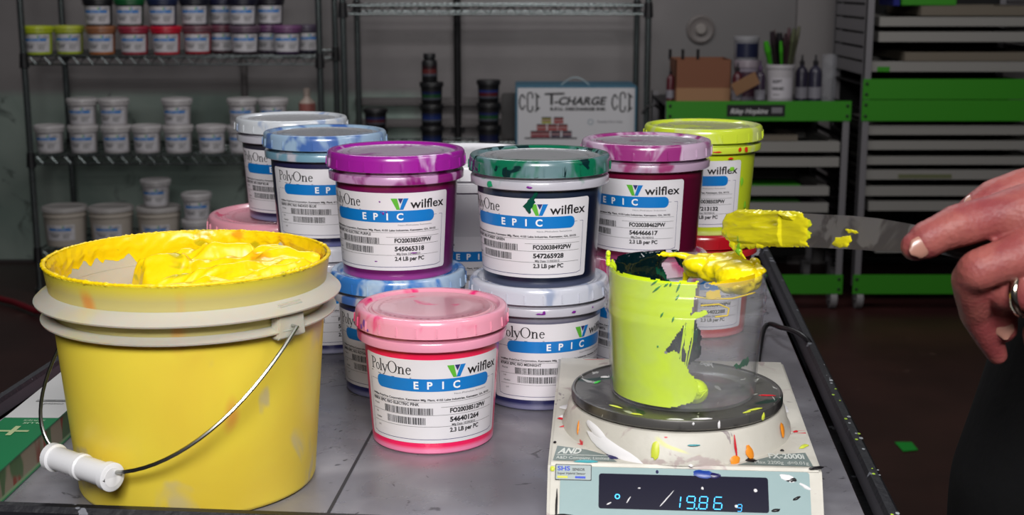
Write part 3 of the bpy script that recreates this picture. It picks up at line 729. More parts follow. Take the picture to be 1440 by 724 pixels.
# stickers
f = Flat(); f.rrect(-.0865, PL-.0118, -.0620, PL-.0008, .0005, 1, .0003); f.rrect(-.0860, PL-.0113, -.0625, PL-.0013, .0005, 0, .0004)
f.text('SHS', -.0850, PL-.0052, .0030, 2, .0006, width=.0085, bold=.03); f.text('SENSOR', -.0750, PL-.0052, .0018, 1, .0006, width=.0085, bold=.02)
f.text('Super Hybrid Sensor', -.0850, PL-.0078, .0014, 1, .0006, width=.019, bold=.02); f.rect(-.085, PL-.0105, -.078, PL-.0090, 3, .0006); f.rect(-.073, PL-.0105, -.066, PL-.0090, 2, .0006)
mb = MB(); f.put(mb, panel)
mb.build('sensor_sticker', [pmat('sticker_silver', (150, 160, 160), .3, .3), M_BLACK, pmat('sticker_blue', (20, 60, 190), .4), pmat('sticker_yellow', (200, 200, 60), .4)], fpanel, smooth=False, weld=False)
def topz(y): return .0405 + (y-.031)/(.160-.031)*.005
def top(x, y, l=0): return Vector((x, y, topz(y)+.0004+l))
M_GREYL = pmat('plate_grey', (110, 124, 122), .45); 
f = Flat()
f.poly([(-.0885, .0355), (-.045, .0355), (-.051, .046), (-.066, .056), (-.0865, .062)], 0, 0)
f.text('AND', -.0860, .0475, .0095, 1, .0003, width=.0155, bold=.04, shear=.2); f.text('A&D Company, Limited', -.0865, .0375, .0050, 1, .0003, width=.036)
f.rect(-.0865, .0443, -.048, .0452, 1, .0003)
mb = MB(); f.put(mb, top); mb.build('name_plate', [M_GREYL, pmat('plate_white', (210, 214, 210), .5)], scale, smooth=False, weld=False)
f = Flat()
f.poly([(.036, .0355), (.0865, .0355), (.0845, .060), (.066, .056), (.048, .044)], 0, 0)
f.text('FX-2000i', .0825, .0480, .0085, 1, .0003, width=.024, bold=.03, align='r'); f.text('Max 2200g  d=0.01g', .0840, .0378, .0055, 1, .0003, width=.036, align='r')
mb = MB(); f.put(mb, top); mb.build('model_plate', [M_GREYL, pmat('plate_white', (210, 214, 210), .5)], scale, smooth=False, weld=False)
# plinth, gap and weighing pan
PCX, PCY = -.002, .115
b = MB(); b.lathe([(.0835, .0405), (.0825, .0465), (.0805, .0500), (.0785, .0585), (.0760, .0610), (.060, .0610)], 80, c=(PCX, PCY, 0)); b.build('weighing_plinth', M_HOUSE, scale)
b = MB(); b.lathe([(0, .0612), (.070, .0612), (.0715, .0630), (.0700, .0655), (0, .0655)], 64, c=(PCX, PCY, 0)); b.build('pan_gap_disc', pmat('gap_black', (10, 10, 12), .5), scale)  # black disc filling the gap under the pan
m, nt, p = new_mat('pan_steel')
c = mixc(nt, nmask(nt, 30, .50, .66, (0, 3, 0), 5, 1.0), rgb(104, 102, 100), rgb(62, 60, 60)); c = mixc(nt, nmask(nt, 20, .60, .66, (5, 3, 0), 4, 1.0), c, rgb(24, 66, 56))
c = mixc(nt, nmask(nt, 70, .68, .70, (5, 9, 0), 3, 1.0, (1, .5, 1)), c, rgb(214, 214, 210))
nt.links.new(c, p.inputs['Base Color']); p.inputs['Metallic'].default_value = .55; p.inputs['Roughness'].default_value = .33; add_bump(nt, p, .3, 70, .0008)
b = MB(); b.lathe([(0, .0690), (.0735, .0690), (.0745, .0700), (.0760, .0698), (.0765, .0685), (.0765, .0640), (.0750, .0625), (.0735, .0625), (.0735, .0655), (.0, .0656)], 96, c=(PCX, PCY, 0)); b.build('weighing_pan', m, scale)
for sx_ in (-.075, .075):
    for y_ in (.03, .24):
        b = MB(); b.lathe([(0, 0), (.008, 0), (.008, .0034), (0, .0034)], 20, c=(sx_, y_, 0)); b.build('foot', M_DARKMET, scale)
# paint splatters on the scale: irregular blobs (x, y, half w, half h, angle, material), on top or on the panel
SPM = [pmat('splat_navy', (30, 24, 84), .3), pmat('splat_black', (22, 20, 24), .3), pmat('splat_orange', (232, 142, 40), .35), pmat('splat_red', (200, 24, 40), .35),
       pmat('splat_offwhite', (232, 230, 232), .4), pmat('splat_yel', (206, 216, 70), .4), pmat('splat_blue', (24, 62, 150), .35), pmat('splat_cyan', (70, 160, 170), .4), pmat('splat_green', (60, 190, 70), .4)]
def blob(mb, fn, x, y, w, h, ang, mi, rnd, th=.0006, taper=0):
    n = 16; ca, sa = math.cos(math.radians(ang)), math.sin(math.radians(ang)); vs = [fn(x, y, th)]
    for rr_, l in ((.6, th*.9), (1, 0)):
        for k in range(n):
            t = 2*PI*k/n; q = 1 + .35*nz(math.cos(t)*1.5+x*900, math.sin(t)*1.5+y*700, 1)
            u = w*q*math.cos(t)*rr_; v = h*q*math.sin(t)*rr_*(1-taper*math.cos(t)); vs.append(fn(x+u*ca-v*sa, y+u*sa+v*ca, l))
    mb.add(vs, [(0, 1+k, 1+(k+1) % n) for k in range(n)] + [(1+k, 1+n+k, 1+n+(k+1) % n, 1+(k+1) % n) for k in range(n)], mi)
sp_ = MB(); rnd = random.Random(4)
for a in [(-.047, .0455, .0050, .0055, 0, 0), (-.036, .0415, .0100, .0022, -22, 0), (-.024, .0370, .0060, .0012, -30, 0), (-.010, .0400, .0012, .0030, 30, 1),
          (.046, .0440, .0045, .0030, -25, 1), (.088, .0330, .0055, .0022, 20, 1), (.069, .063, .0014, .0014, 0, 1), (-.0885, .068, .0012, .0016, 0, 1), (.085, .072, .0050, .0020, 50, 5), (-.066, .0345, .008, .0022, 0, 7),
          (-.015, .0345, .0014, .0045, 80, 4), (.004, .034, .0022, .0040, 10, 4), (-.0850, .115, .004, .0014, -20, 3), (-.0800, .100, .007, .0010, 10, 3), (-.076, .125, .005, .0012, 60, 3), (-.070, .180, .0016, .002, 0, 3),
          (.072, .085, .004, .001, 30, 3), (.083, .100, .002, .001, 30, 3), (-.078, .142, .010, .007, 20, 4), (-.083, .120, .005, .003, 0, 4), (.079, .150, .005, .010, 10, 4)]:
    blob(sp_, top, *a, rnd, th=.0009)
sp_.build('paint_splatter', SPM, scale, weld=False, angle=60)['kind'] = 'stuff'; sp_ = MB()
for a in [(.013, PL-.0055, .0075, .0030, -6, 6), (.020, PL-.0060, .0045, .0020, 0, 0), (-.018, PL-.0045, .0010, .0012, 0, 0), (.069, PL-.0065, .0055, .0022, -20, 4), (.071, PL-.0075, .0035, .0018, 0, 1), (.012, PL-.0150, .0010, .0012, 0, 4), (.047, PL-.0155, .0014, .0014, 0, 4),
          (-.0300, PL-.016, .0010, .0006, 0, 4), (.034, PL-.0265, .0012, .0012, 0, 4), (-.080, PL-.036, .006, .0012, 0, 1), (.070, PL-.0345, .009, .0016, 0, 8), (-.012, PL-.023, .0080, .0005, 50, 4), (-.050, PL-.0270, .0020, .0006, 30, 4), (-.037, PL-.024, .0030, .0005, 60, 4),
          (-.085, PL-.0295, .0008, .012, 0, 1), (.060, PL-.0285, .0030, .0012, 10, 1), (.074, PL-.020, .003, .0010, 30, 1), (-.0885, PL-.004, .0016, .0020, 0, 5), (.080, PL-.012, .004, .0012, -30, 4)]:
    blob(sp_, panel, *a, rnd, th=.0007)
sp_.build('paint_splatter', SPM, fpanel, weld=False, angle=60)['kind'] = 'stuff'; sp_ = MB()
def plin(a, z, l=0):
    r = .0785 + (.0605-z)*.30 + .0006 + l; return Vector((PCX + r*math.sin(a/ .08), PCY - r*math.cos(a/.08), z))
for a in [(.0375, .052, .0008, .0075, 0, 3), (.036, .0425, .0035, .0035, 0, 2), (.048, .0465, .0030, .0050, 10, 2), (-.017, .050, .0030, .0060, 0, 5), (-.050, .047, .022, .0045, -14, 4), (-.064, .055, .012, .003, -20, 4), (.008, .0545, .004, .0005, 0, 7), (-.083, .052, .0008, .005, 20, 2), (.088, .052, .0030, .0055, -20, 2)]:
    blob(sp_, plin, *a, rnd, th=.0008)
sp_.build('paint_splatter', SPM, scale, weld=False, angle=60)['kind'] = 'stuff'; sp_ = MB()
def pan_side(a, z, l=0):
    r = .0766 + l; return Vector((PCX + r*math.sin(a/.0766), PCY - r*math.cos(a/.0766), z))
for a in [(.026, .0665, .0010, .0028, 0, 4), (.008, .0680, .0008, .0012, 0, 4), (.065, .0660, .002, .0026, 0, 5)]: blob(sp_, pan_side, *a, rnd, th=.0006)
def pan_top(x, y, l=0): return Vector((PCX+x, PCY+y, .0693+l))
for a in [(-.004, -.0715, .006, .0016, 0, 4), (.014, -.0690, .0075, .0016, 8, 4), (-.052, .026, .0035, .0022, 0, 4), (.052, -.045, .007, .0014, 35, 5), (.046, -.052, .004, .0008, 35, 5), (.064, -.012, .006, .0010, 0, 3), (-.044, -.046, .006, .0012, -40, 5), (-.030, -.062, .005, .001, -20, 5), (-.058, .012, .005, .0015, 60, 8)]:
    blob(sp_, pan_top, *a, rnd, th=.0006)
sp_.build('paint_splatter', SPM, scale, weld=False, angle=60)['kind'] = 'stuff'
# power cable: leaves the back of the scale, over the cart edge and down
b = MB(); inv = Matrix.Rotation(-SR, 4, 'Z') @ Matrix.Translation(-Vector((SX, SY, TZ+.0005)))
pts = [Vector((.19, 1.105, TZ+.02)), Vector((.215, 1.16, TZ+.006)), on_z(1075, 461, TZ+.008), on_z(1100, 461, TZ+.016), on_z(1122, 468, TZ+.017), on_z(1138, 481, TZ+.012), on_z(1146, 497, TZ+.000), on_z(1149, 520, TZ-.03), on_z(1151, 560, TZ-.12), on_z(1153, 600, TZ-.25)]
cr = []
for i in range(len(pts)-1):
    p0, p1, p2, p3 = pts[max(i-1, 0)], pts[i], pts[i+1], pts[min(i+2, len(pts)-1)]
    for k in range(6):
        t = k/6; cr.append(.5*((2*p1)+(p2-p0)*t+(2*p0-5*p1+4*p2-p3)*t*t+(3*p1-p0-3*p2+p3)*t**3))
cr.append(pts[-1]); b.tube([inv @ v for v in cr], .0026, 10); b.build('power_cable', pmat('cable_black', (18, 17, 20), .4), scale)

# ================================================================ CLEAR CUP
CX, CY, CZ = .1235, .940, TZ+.0700
m, nt, p = new_mat('clear_plastic')
p.inputs['Base Color'].default_value = rgb(214, 216, 220); p.inputs['Roughness'].default_value = .25
tr = N(nt, 'ShaderNodeBsdfTransparent'); gl = N(nt, 'ShaderNodeBsdfGlossy'); gl.inputs['Roughness'].default_value = .12
fr = N(nt, 'ShaderNodeMapRange'); lw = N(nt, 'ShaderNodeLayerWeight'); nt.links.new(lw.outputs['Facing'], fr.inputs['Value'])
fr.interpolation_type = 'SMOOTHSTEP'; fr.inputs['From Min'].default_value = .55; fr.inputs['To Min'].default_value = .015; fr.inputs['To Max'].default_value = .35
mx = N(nt, 'ShaderNodeMixShader'); mx2 = N(nt, 'ShaderNodeMixShader')
rr = N(nt, 'ShaderNodeMapRange'); nt.links.new(nmask(nt, 22, .35, .75, (1, 1, 5), 4, 1), rr.inputs['Value']); rr.inputs['To Min'].default_value = .05; rr.inputs['To Max'].default_value = .12
tr.inputs[0].default_value = (.97, .97, .98, 1)
nt.links.new(rr.outputs[0], mx.inputs[0]); nt.links.new(tr.outputs[0], mx.inputs[1]); nt.links.new(p.outputs[0], mx.inputs[2])
nt.links.new(fr.outputs[0], mx2.inputs[0]); nt.links.new(mx.outputs[0], mx2.inputs[1]); nt.links.new(gl.outputs[0], mx2.inputs[2])
nt.links.new(mx2.outputs[0], nt.nodes['Material Output'].inputs['Surface'])
M_CLEAR = m
def ro(z): return .0518 + .0040*min(z, .060)/.060 + (.0010 if z > .060 else 0)
cup = MB()
outer = [(0, .0006), (.046, .0006), (.0475, 0), (.0500, 0), (.0512, .0008), (.0520, .003), (.0558, .0600), (.0572, .0615), (.0576, .0640), (.0572, .0665), (.0566, .0680), (.0575, .0705), (.0577, .0725), (.0572, .0745), (.0566, .0760), (.0573, .0785), (.0575, .0800), (.0566, .0820), (.0560, .0835), (.0564, .0905), (.0560, .0915)]
inner = [(.0552, .0912), (.0548, .083), (.0552, .062), (.0545, .0595), (.0508, .0030), (.0495, .0020), (0, .0020)]
cup.lathe(outer+inner, 96); cupo = cup.build('clear_cup', M_CLEAR, loc=(CX, CY, CZ+.0002)); tag(cupo, 'clear plastic mixing cup on the scale, partly filled with inks', 'cup')
def ri(z): return .0505 + (.0040)*min(z, .0595)/.0595 if z < .0595 else .0546
def cyl_hit(px, py, far, R=.0535):
    r = ray(px, py); o = Vector((-CX, -CY, CH)); a = r.x*r.x+r.y*r.y; bq = 2*(o.x*r.x+o.y*r.y); cq = o.x*o.x+o.y*o.y-R*R
    d = bq*bq-4*a*cq
    t = -bq/(2*a) if d < 0 else (-bq + (1 if far else -1)*math.sqrt(d))/(2*a)
    q = o + r*t
    return math.atan2(q.x, -q.y), q.z - CZ       # angle 0 = towards the viewer, + right
def inside(p, poly):
    x, y = p; c = False; n = len(poly)
    for i in range(n):
        x1, y1 = poly[i]; x2, y2 = poly[(i+1) % n]
        if (y1 > y) != (y2 > y) and x < (x2-x1)*(y-y1)/(y2-y1)+x1: c = not c
    return c
def edist(p, poly):
    best = 9; px_, py_ = p; n = len(poly)
    for i in range(n):
        x1, y1 = poly[i]; x2, y2 = poly[(i+1) % n]; dx, dy = x2-x1, y2-y1; L = dx*dx+dy*dy or 1e-12
        t = max(0, min(1, ((px_-x1)*dx+(py_-y1)*dy)/L)); best = min(best, math.hypot(px_-x1-t*dx, py_-y1-t*dy))
    return best
def wall_patch(mb, poly, th, rag=.0015, step=.0010, ramp=.004, mi=0, seed=0, ripple=.5, holes=()):
    """poly in (arc metres, z); a layer of ink lying on the inside of the cup wall"""
    xs = [p[0] for p in poly]; zs = [p[1] for p in poly]
    nx = int((max(xs)-min(xs))/step)+2; ny = int((max(zs)-min(zs))/step)+2
    idx = {}; vs = []; 
    for j in range(ny+1):
        for i in range(nx+1):
            x = min(xs)-step/2+i*step; z = min(zs)-step/2+j*step
            xq = x + rag*nz(x*220, z*220, seed); zq = z + rag*nz(x*220, z*220, seed+9)
            ins = inside((xq, zq), poly); d = edist((xq, zq), poly)
            for h in holes:
                if inside((xq, zq), h): ins = False
            if not ins and d > step*1.0: continue
            if not ins: d = 0
            z = max(z, .0024); zz = min(z, .0935)
            a = x/.0535; r = ri(zz) - .0004
            t = th*min(1, (d/ramp))**.6*(1+ripple*nz(x*60, z*120, seed+3)+.3*ripple*nz(x*260, z*260, seed+4))
            idx[i, j] = len(vs); vs.append((r*math.sin(a), -r*math.cos(a), zz)); r2 = r - max(t, .00005); vs.append((r2*math.sin(a), -r2*math.cos(a), zz))
    fs = []
    for (i, j) in idx:
        q = [(i, j), (i+1, j), (i+1, j+1), (i, j+1)]
        if all(k in idx for k in q):
            k = [idx[t] for t in q]; fs.append((k[0], k[1], k[2], k[3])); fs.append((k[3]+1, k[2]+1, k[1]+1, k[0]+1))
    mb.add(vs, fs, mi)
def conv(pts, far):
    out = []
    for p in pts:
        if len(p) == 3: a, z = cyl_hit(p[0], p[1], far); a = math.radians(p[2])
        else: a, z = cyl_hit(p[0], p[1], far)
        if far and a < 0 and p[0] > 966: a += 2*PI
        if far and a < 0: a += 2*PI
        out.append((a*.0535, z))
    return out
def ink_mat(name, c1, c2=None, sc_=30, lo=.6, rough=.22, sss=.15, es=0):
    m, nt, p = new_mat(name)
    c = mixc(nt, nmask(nt, sc_, lo, lo+.04, (1, 2, 3), 3, 1.0, (1, 1, .5)), rgb(*c1), rgb(*(c2 or c1)))
    nt.links.new(c, p.inputs['Base Color']); p.inputs['Roughness'].default_value = rough; p.inputs['Subsurface Weight'].default_value = sss
    p.inputs['Subsurface Scale'].default_value = .003; p.inputs['Subsurface Radius'].default_value = (1, 1, .2)
    return m
M_LIME = ink_mat('lime_ink', (226, 255, 40), (226, 255, 40), sss=.0)
lime = MB()
left = [(854, 376, -112), (854, 470, -112), (857, 548, -112)]
poly = conv([(860, 372, -112), (862, 374, -84)], False) + conv([(884, 384), (926, 391), (955, 393), (981, 391), (979, 403), (973, 430), (970, 447), (958, 462), (940, 487), (926, 503), (947, 494), (962, 511), (972, 528), (982, 543), (980, 556), (974, 567), (947, 575), (913, 577), (879, 570)], False) + conv([(860, 552, -84), (857, 548, -112)], False)
zt = .0925
poly = [(x, (zt if i < 6 else z)) for i, (x, z) in enumerate(poly)]
wall_patch(lime, poly, .0035, rag=.0012, seed=1)
wall_patch(lime, conv([(966, 447), (978, 440), (992, 437), (995, 442), (984, 447), (975, 449), (972, 470), (966, 500), (962, 490), (966, 465)], False), .0018, rag=.0008, step=.0006, ramp=.0015, seed=4)
for pl in ([(966, 452), (961, 480), (953, 510), (951, 524), (957, 530), (963, 520), (967, 490), (968, 455)], [(963, 455), (958, 490), (957, 520)], [(975, 448), (973, 480), (966, 515)], [(975, 545), (984, 553), (995, 548), (984, 562)]):
    pts = []
    for p in pl:
        a, z = cyl_hit(p[0], p[1], False, .050); z = max(z, .003); r = ri(z)-.0018; pts.append(Vector((r*math.sin(a), -r*math.cos(a), z)))
    q = []
    for i in range(len(pts)-1):
        for k in range(3): q.append(pts[i].lerp(pts[i+1], k/3))
    q.append(pts[-1]); lime.tube(q, .0005, 6)
rnd = random.Random(8)
for k in range(16):
    a = math.radians(-55 + 66*rnd.random()); r = .040*rnd.uniform(.6, 1); lime.ball((r*math.sin(a), -r*math.cos(a), .008+rnd.random()*.006), (.010, .010, .006+.003*rnd.random()), n=14, m=9)
for (px_, py_, s_) in ((858, 366, .0016), (855, 359, .0022), (857, 354, .0014), (861, 369, .0013)):
    a = math.radians(-86 - s_*2000); zq = (375-py_)*.00048
    lime.ball((.0553*math.sin(a), -.0553*math.cos(a), .0915+zq), (.0018, .004, s_*1.6), n=10, m=8)
o = lime.build('lime_ink', M_LIME, loc=(CX, CY, CZ+.0004), angle=180); tag(o, 'fluorescent lime ink smeared down the left wall and base of the clear cup', 'ink')
# small dark streaks mixed in the lime layer
dk = MB()
M_DKG = ink_mat('dark_green_ink', (3, 22, 26), (4, 70, 52), 36, .60, .12, 0)
wall_patch(dk, conv([(866, 366), (880, 357), (905, 348), (938, 344), (935, 352), (940, 362), (930, 372), (938, 392), (950, 405), (968, 440), (986, 466), (985, 480), (986, 497), (972, 511), (945, 506), (925, 470), (895, 420), (868, 392)], True), .005, rag=.0015, seed=21, ripple=.35, ramp=.007)
tag(dk.build('dark_green_ink', M_DKG, loc=(CX, CY, CZ+.0005), angle=180), 'glossy dark green ink on the far wall inside the clear cup', 'ink'); dk = MB()
wall_patch(dk, conv([(944, 352), (952, 354), (962, 368), (966, 376), (958, 378), (950, 364)], True), .002, rag=.001, step=.0006, ramp=.0015, seed=23)
tag(dk.build('dark_green_streak', M_DKG, loc=(CX, CY, CZ+.0005), angle=180), 'narrow dark green streak below the far rim of the clear cup', 'ink'); dk = MB()
wall_patch(dk, conv([(1050, 506), (1055, 501), (1058, 508), (1054, 515), (1044, 518), (1036, 517), (1044, 511)], True), .0004, rag=.0025, step=.0006, ramp=.0015, seed=25)
tag(dk.build('green_smudge', ink_mat('green_smudge', (20, 104, 74)), loc=(CX, CY, CZ+.0005), angle=180), 'small green smudge low on the far right wall of the clear cup', 'ink'); dk = MB()
for (x1, y1, x2, y2) in ((925, 395, 916, 402), (930, 402, 918, 412), (957, 398, 951, 412), (955, 415, 950, 423), (944, 398, 942, 404), (933, 440, 929, 447), (948, 446, 945, 454), (925, 487, 924, 490), (940, 399, 934, 404)):
    pts = []
    for k in range(5):
        a, z = cyl_hit(x1+(x2-x1)*k/4, y1+(y2-y1)*k/4, False, .054); r = ri(z)-.0001; pts.append((r*math.sin(a), -r*math.cos(a), z))
    dk.tube(pts, [.0002, .0006, .0008, .0006, .0002], 6)
dk.build('ink_streaks', ink_mat('streak_green', (60, 150, 50)), o, loc=(0, 0, .0001), angle=180)['kind'] = 'stuff'
# yellow heap at the right of the rim
yb = MB(); rnd = random.Random(31)
for k in range(34):
    a = math.radians(rnd.uniform(-26, 70)); zq = .0860 + rnd.uniform(-.005, .0030); q = rnd.uniform(.009, .0125); r = rnd.uniform(.030, .0545-q*.98)
    yb.ball((r*math.cos(a), r*math.sin(a), zq), (q, q, q*.58), n=12, m=8)
for (a, zq) in ((78, .088), (86, .0895), (94, .0900), (102, .0905), (110, .0905)):
    a = math.radians(a); yb.ball((.0525*math.cos(a), .0525*math.sin(a), zq), (.006, .003, .0022), n=10, m=8)
for t in range(9):
    a = math.radians(76+t*1.2); yb.ball((.051*math.cos(a), .051*math.sin(a), .088-t*.0028), (.0030-.0001*t, .002, .0026), n=10, m=6)
yb.ball((.0520, -.006, .0915), (.0030, .012, .0024)); yb.ball((.0515, .012, .0925), (.0030, .008, .0026)); yb.ball((.036, .032, .0905), (.011, .008, .0050)); yb.ball((.018, .036, .0880), (.010, .008, .0065)); yb.ball((.038, .008, .0890), (.013, .012, .0050)); yb.ball((.012, .040, .084), (.008, .008, .008))
yo = bake_remesh('yellow_ink', yb, M_YINK, .0009, 9, loc=(CX, CY, CZ+.0004), disp=lambda c, n: .0014*nz(c.x*60, c.y*60, c.z*60) + .0008*(1-2*abs(nz(c.x*110, c.y*60, c.z*130))) + .0002*nz(c.x*500, c.y*500, c.z*500))
yo.data.materials[0] = ink_mat('bright_yellow_ink', (250, 226, 14), (236, 206, 14), 18, .6, .28, 0)
tag(yo, 'heap of bright yellow ink at the right rim of the clear cup', 'ink')
ys = MB()
ys.mi = []
pl_list = [[(975, 417, 0), (1000, 421, 0), (1030, 420, 0), (1060, 412, 0)], [(985, 430, 1), (1010, 428, 1), (1024, 434, 1), (1022, 444, 1), (1005, 446, 1)]]
for pl in pl_list:
    pts = []
    for p in pl:
        a, z = cyl_hit(p[0], p[1], False, .0525); r = ri(z)-.0012; pts.append(Vector((r*math.sin(a), -r*math.cos(a), z)))
    q = []
    for i in range(len(pts)-1):
        for k in range(6): q.append(pts[i].lerp(pts[i+1], k/6))
    q.append(pts[-1]); ys.tube(q, .0006, 6)
wall_patch(ys, conv([(996, 397), (1040, 392), (1060, 385), (1060, 396), (1040, 402), (1000, 403)], False), .0010, rag=.002, step=.0007, ramp=.002, seed=33)
wall_patch(ys, conv([(992, 410), (1012, 409), (1012, 420), (994, 421)], False), .0010, rag=.002, step=.0007, ramp=.002, seed=37)
o = ys.build('yellow_ink_streak', M_YINK, loc=(CX, CY, CZ+.0004), angle=180); tag(o, 'thin yellow ink streaks around the neck of the clear cup', 'ink')

# ================================================================ PALETTE KNIFE
knife = thing('palette_knife', 'steel ink knife loaded with yellow ink, held over the cup', 'knife', tuple(at(1300, 336, .775)))
KO = knife.location.copy()
Tk, Hk = at(1020, 320, .955), at(1295, 336, .775)
axk = (Hk-Tk).normalized(); wk = Vector((0, .45, .89)); wk = (wk - axk*wk.dot(axk)).normalized(); nk = axk.cross(wk).normalized()
if nk.y > 0: nk = -nk
def on_blade(px, py, lift=0):
    r = ray(px, py); o_ = Vector((0, 0, CH)); t = (Tk-o_).dot(nk)/r.dot(nk); return o_ + r*t + nk*lift
up = [(1019, 330), (1018, 318), (1021, 306), (1028, 299), (1040, 296.5), (1070, 297), (1110, 298.5), (1150, 301), (1200, 303.5), (1235, 307), (1270, 313), (1300, 319), (1330, 326)]
dn = [(1330, 345), (1300, 353), (1280, 354), (1230, 352.5), (1190, 350), (1150, 348), (1110, 346.5), (1070, 345), (1040, 343), (1026, 339)]
out = [on_blade(*p) - KO for p in up+dn]; n = len(out); th_ = nk*-.0011
b = MB(); nu = len(up); 
b.add(out + [v+th_ for v in out], [tuple(range(n)), tuple(range(2*n-1, n-1, -1))] + [(i, n+i, n+(i+1) % n, (i+1) % n) for i in range(n)])
m, nt, p = new_mat('blade_steel'); p.inputs['Metallic'].default_value = 1
c = mixc(nt, nmask(nt, 34, .52, .60, (0, 1, 3), 3, .5), rgb(190, 188, 190), rgb(140, 136, 138)); nt.links.new(c, p.inputs['Base Color']); p.inputs['Roughness'].default_value = .34; p.inputs['Metallic'].default_value = .85
blade_o = b.build('blade', m, knife, smooth=False)
# ink on the blade
ip = [(1016, 330), (1017, 312), (1023, 301), (1040, 294.5), (1080, 296), (1110, 297), (1128, 298.5), (1131, 306), (1139, 309), (1142, 316), (1135, 322), (1141, 328), (1139, 334), (1133, 340), (1138, 346.5), (1100, 347), (1060, 346), (1030, 343)]
def heap(mb, ip, th, seed, step=1.0):
    xs = [q[0] for q in ip]; ysx = [q[1] for q in ip]; idx = {}; vs = []; fs = []
    x0, y0 = min(xs)-1, min(ysx)-1
    for j in range(int((max(ysx)-y0)/step)+3):
        for i in range(int((max(xs)-x0)/step)+3):
            x, y = x0+i*step, y0+j*step; xq = x+1.6*nz(x*.25, y*.25, seed); yq = y+1.0*nz(x*.25, y*.25, seed+5)
            ins = inside((xq, yq), ip); d = edist((xq, yq), ip)
            if not ins and d > step: continue
            if not ins: d = 0
            t = th*min(1, d/5)**.6*(.75+.6*nz(x*.03, y*.06, seed)+.35*(1-2*abs(nz(x*.022+y*.01, y*.09, seed+2)))+.08*nz(x*.12, y*.3, seed)) + .00015
            if x > 1100 and seed == 1: t *= .45
            idx[i, j] = len(vs); vs.append(on_blade(x, y, max(t, .0001))-KO)
    for (i, j) in idx:
        q = [(i, j), (i+1, j), (i+1, j+1), (i, j+1)]
        if all(k in idx for k in q): fs.append(tuple(idx[k] for k in q))
    mb.add(vs, fs)
b = MB(); heap(b, ip, .0034, 1); heap(b, [(1189, 322), (1205, 324), (1207, 328), (1192, 327)], .0014, 2, .7); heap(b, [(1175, 334), (1184, 333), (1196, 331), (1198, 338), (1192, 347), (1180, 348), (1170, 344)], .0010, 3, .7)
heap(b, [(1093, 300), (1110, 298), (1125, 303), (1118, 312), (1104, 309)], .0050, 4, .7)
m = ink_mat('knife_ink', (222, 210, 30), (120, 176, 40), 22, .62)
b.build('ink_coat', m, blade_o, angle=180)
b = MB(); rnd = random.Random(2)
for k in range(60):
    t = k/59; x = 1031+ (44*t if k % 2 else 12*t); y = 343 + (4*rnd.random() if k % 2 else 14*t)
    b.ball(on_blade(x, y, .001)-KO, (.0024*rnd.uniform(.5, 1.1), .0020, .0024*rnd.uniform(.5, 1.1)), n=8, m=6)
for k in range(12):
    b.ball(on_blade(1038+k*1.1, 349+k*1.35, .001)-KO, .0014-.00005*k, n=8, m=6)
bo = bake_remesh('hanging_ink', b, m, .0008, 3, parent=blade_o, disp=lambda c, n: .0007*nz(c.x*300, c.y*300, c.z*300))
b = MB(); hp = [at(1312, 337, .768), at(1325, 339, .766), at(1345, 342, .765), at(1400, 348, .762), at(1470, 356, .752), at(1540, 364, .742), at(1560, 366, .740)]
b.tube([v-KO for v in hp], [.0045, .0075, .0085, .0085, .0095, .0095, .006], 20)
b.build('handle', pmat('handle_black', (16, 15, 17), .35), knife)

# ================================================================ PERSON
PX, PY = .60, .93
person = thing('person', 'person in black clothes at the right, ringed left hand holding the ink knife', 'person', (PX, PY, 0))
PO = Vector((PX, PY, 0))
m, nt, p = new_mat('skin')
c = mixc(nt, nmask(nt, 45, .38, .68, (0, 0, 0), 4, .3), rgb(150, 84, 78), rgb(130, 60, 62)); c = mixc(nt, nmask(nt, 18, .55, .70, (3, 1, 0), 3), c, rgb(124, 44, 52))
nt.links.new(c, p.inputs['Base Color']); p.inputs['Roughness'].default_value = .52; p.inputs['Specular IOR Level'].default_value = .35; p.inputs['Subsurface Weight'].default_value = .15; p.inputs['Subsurface Scale'].default_value = .005
p.inputs['Subsurface Radius'].default_value = (1, .35, .2)
t = N(nt, 'ShaderNodeTexCoord'); n1 = N(nt, 'ShaderNodeTexNoise'); n1.inputs['Scale'].default_value = 260; n1.inputs['Detail'].default_value = 6
n2 = N(nt, 'ShaderNodeTexVoronoi'); n2.inputs['Scale'].default_value = 420
ad = N(nt, 'ShaderNodeMath', operation='ADD'); nt.links.new(t.outputs['Object'], n1.inputs['Vector']); nt.links.new(t.outputs['Object'], n2.inputs['Vector'])
nt.links.new(n1.outputs['Fac'], ad.inputs[0]); nt.links.new(n2.outputs['Distance'], ad.inputs[1])
bp = N(nt, 'ShaderNodeBump'); bp.inputs['Strength'].default_value = .35; bp.inputs['Distance'].default_value = .0006; nt.links.new(ad.outputs[0], bp.inputs['Height']); nt.links.new(bp.outputs['Normal'], p.inputs['Normal'])
M_SKIN = m
M_NAIL = pmat('nail', (156, 112, 98), .3, coat=.3)
h = MB()
J = {}
def J_(n, px, py, z): J[n] = at(px, py, z) - PO; return J[n]
def chain(pts):
    for (a, ra), (b_, rb) in zip(pts, pts[1:]): capsule(h, a, b_, ra, rb)
wrist = at(1592, 318, .735) - PO
ix = [(at(1446, 300, .722)-PO, .0150), (at(1392, 306, .722)-PO, .0118), (at(1347, 318, .722)-PO, .0116), (at(1318, 330, .722)-PO, .0098), (at(1302, 338, .722)-PO, .0102), (at(1288, 346, .722)-PO, .0082)]
md = [(at(1468, 345, .716)-PO, .0150), (at(1420, 364, .712)-PO, .0118), (at(1376, 380, .714)-PO, .0112), (at(1366, 392, .722)-PO, .0106), (at(1372, 440, .742)-PO, .0090), (at(1390, 474, .752)-PO, .0078), (at(1402, 499, .758)-PO, .0058)]
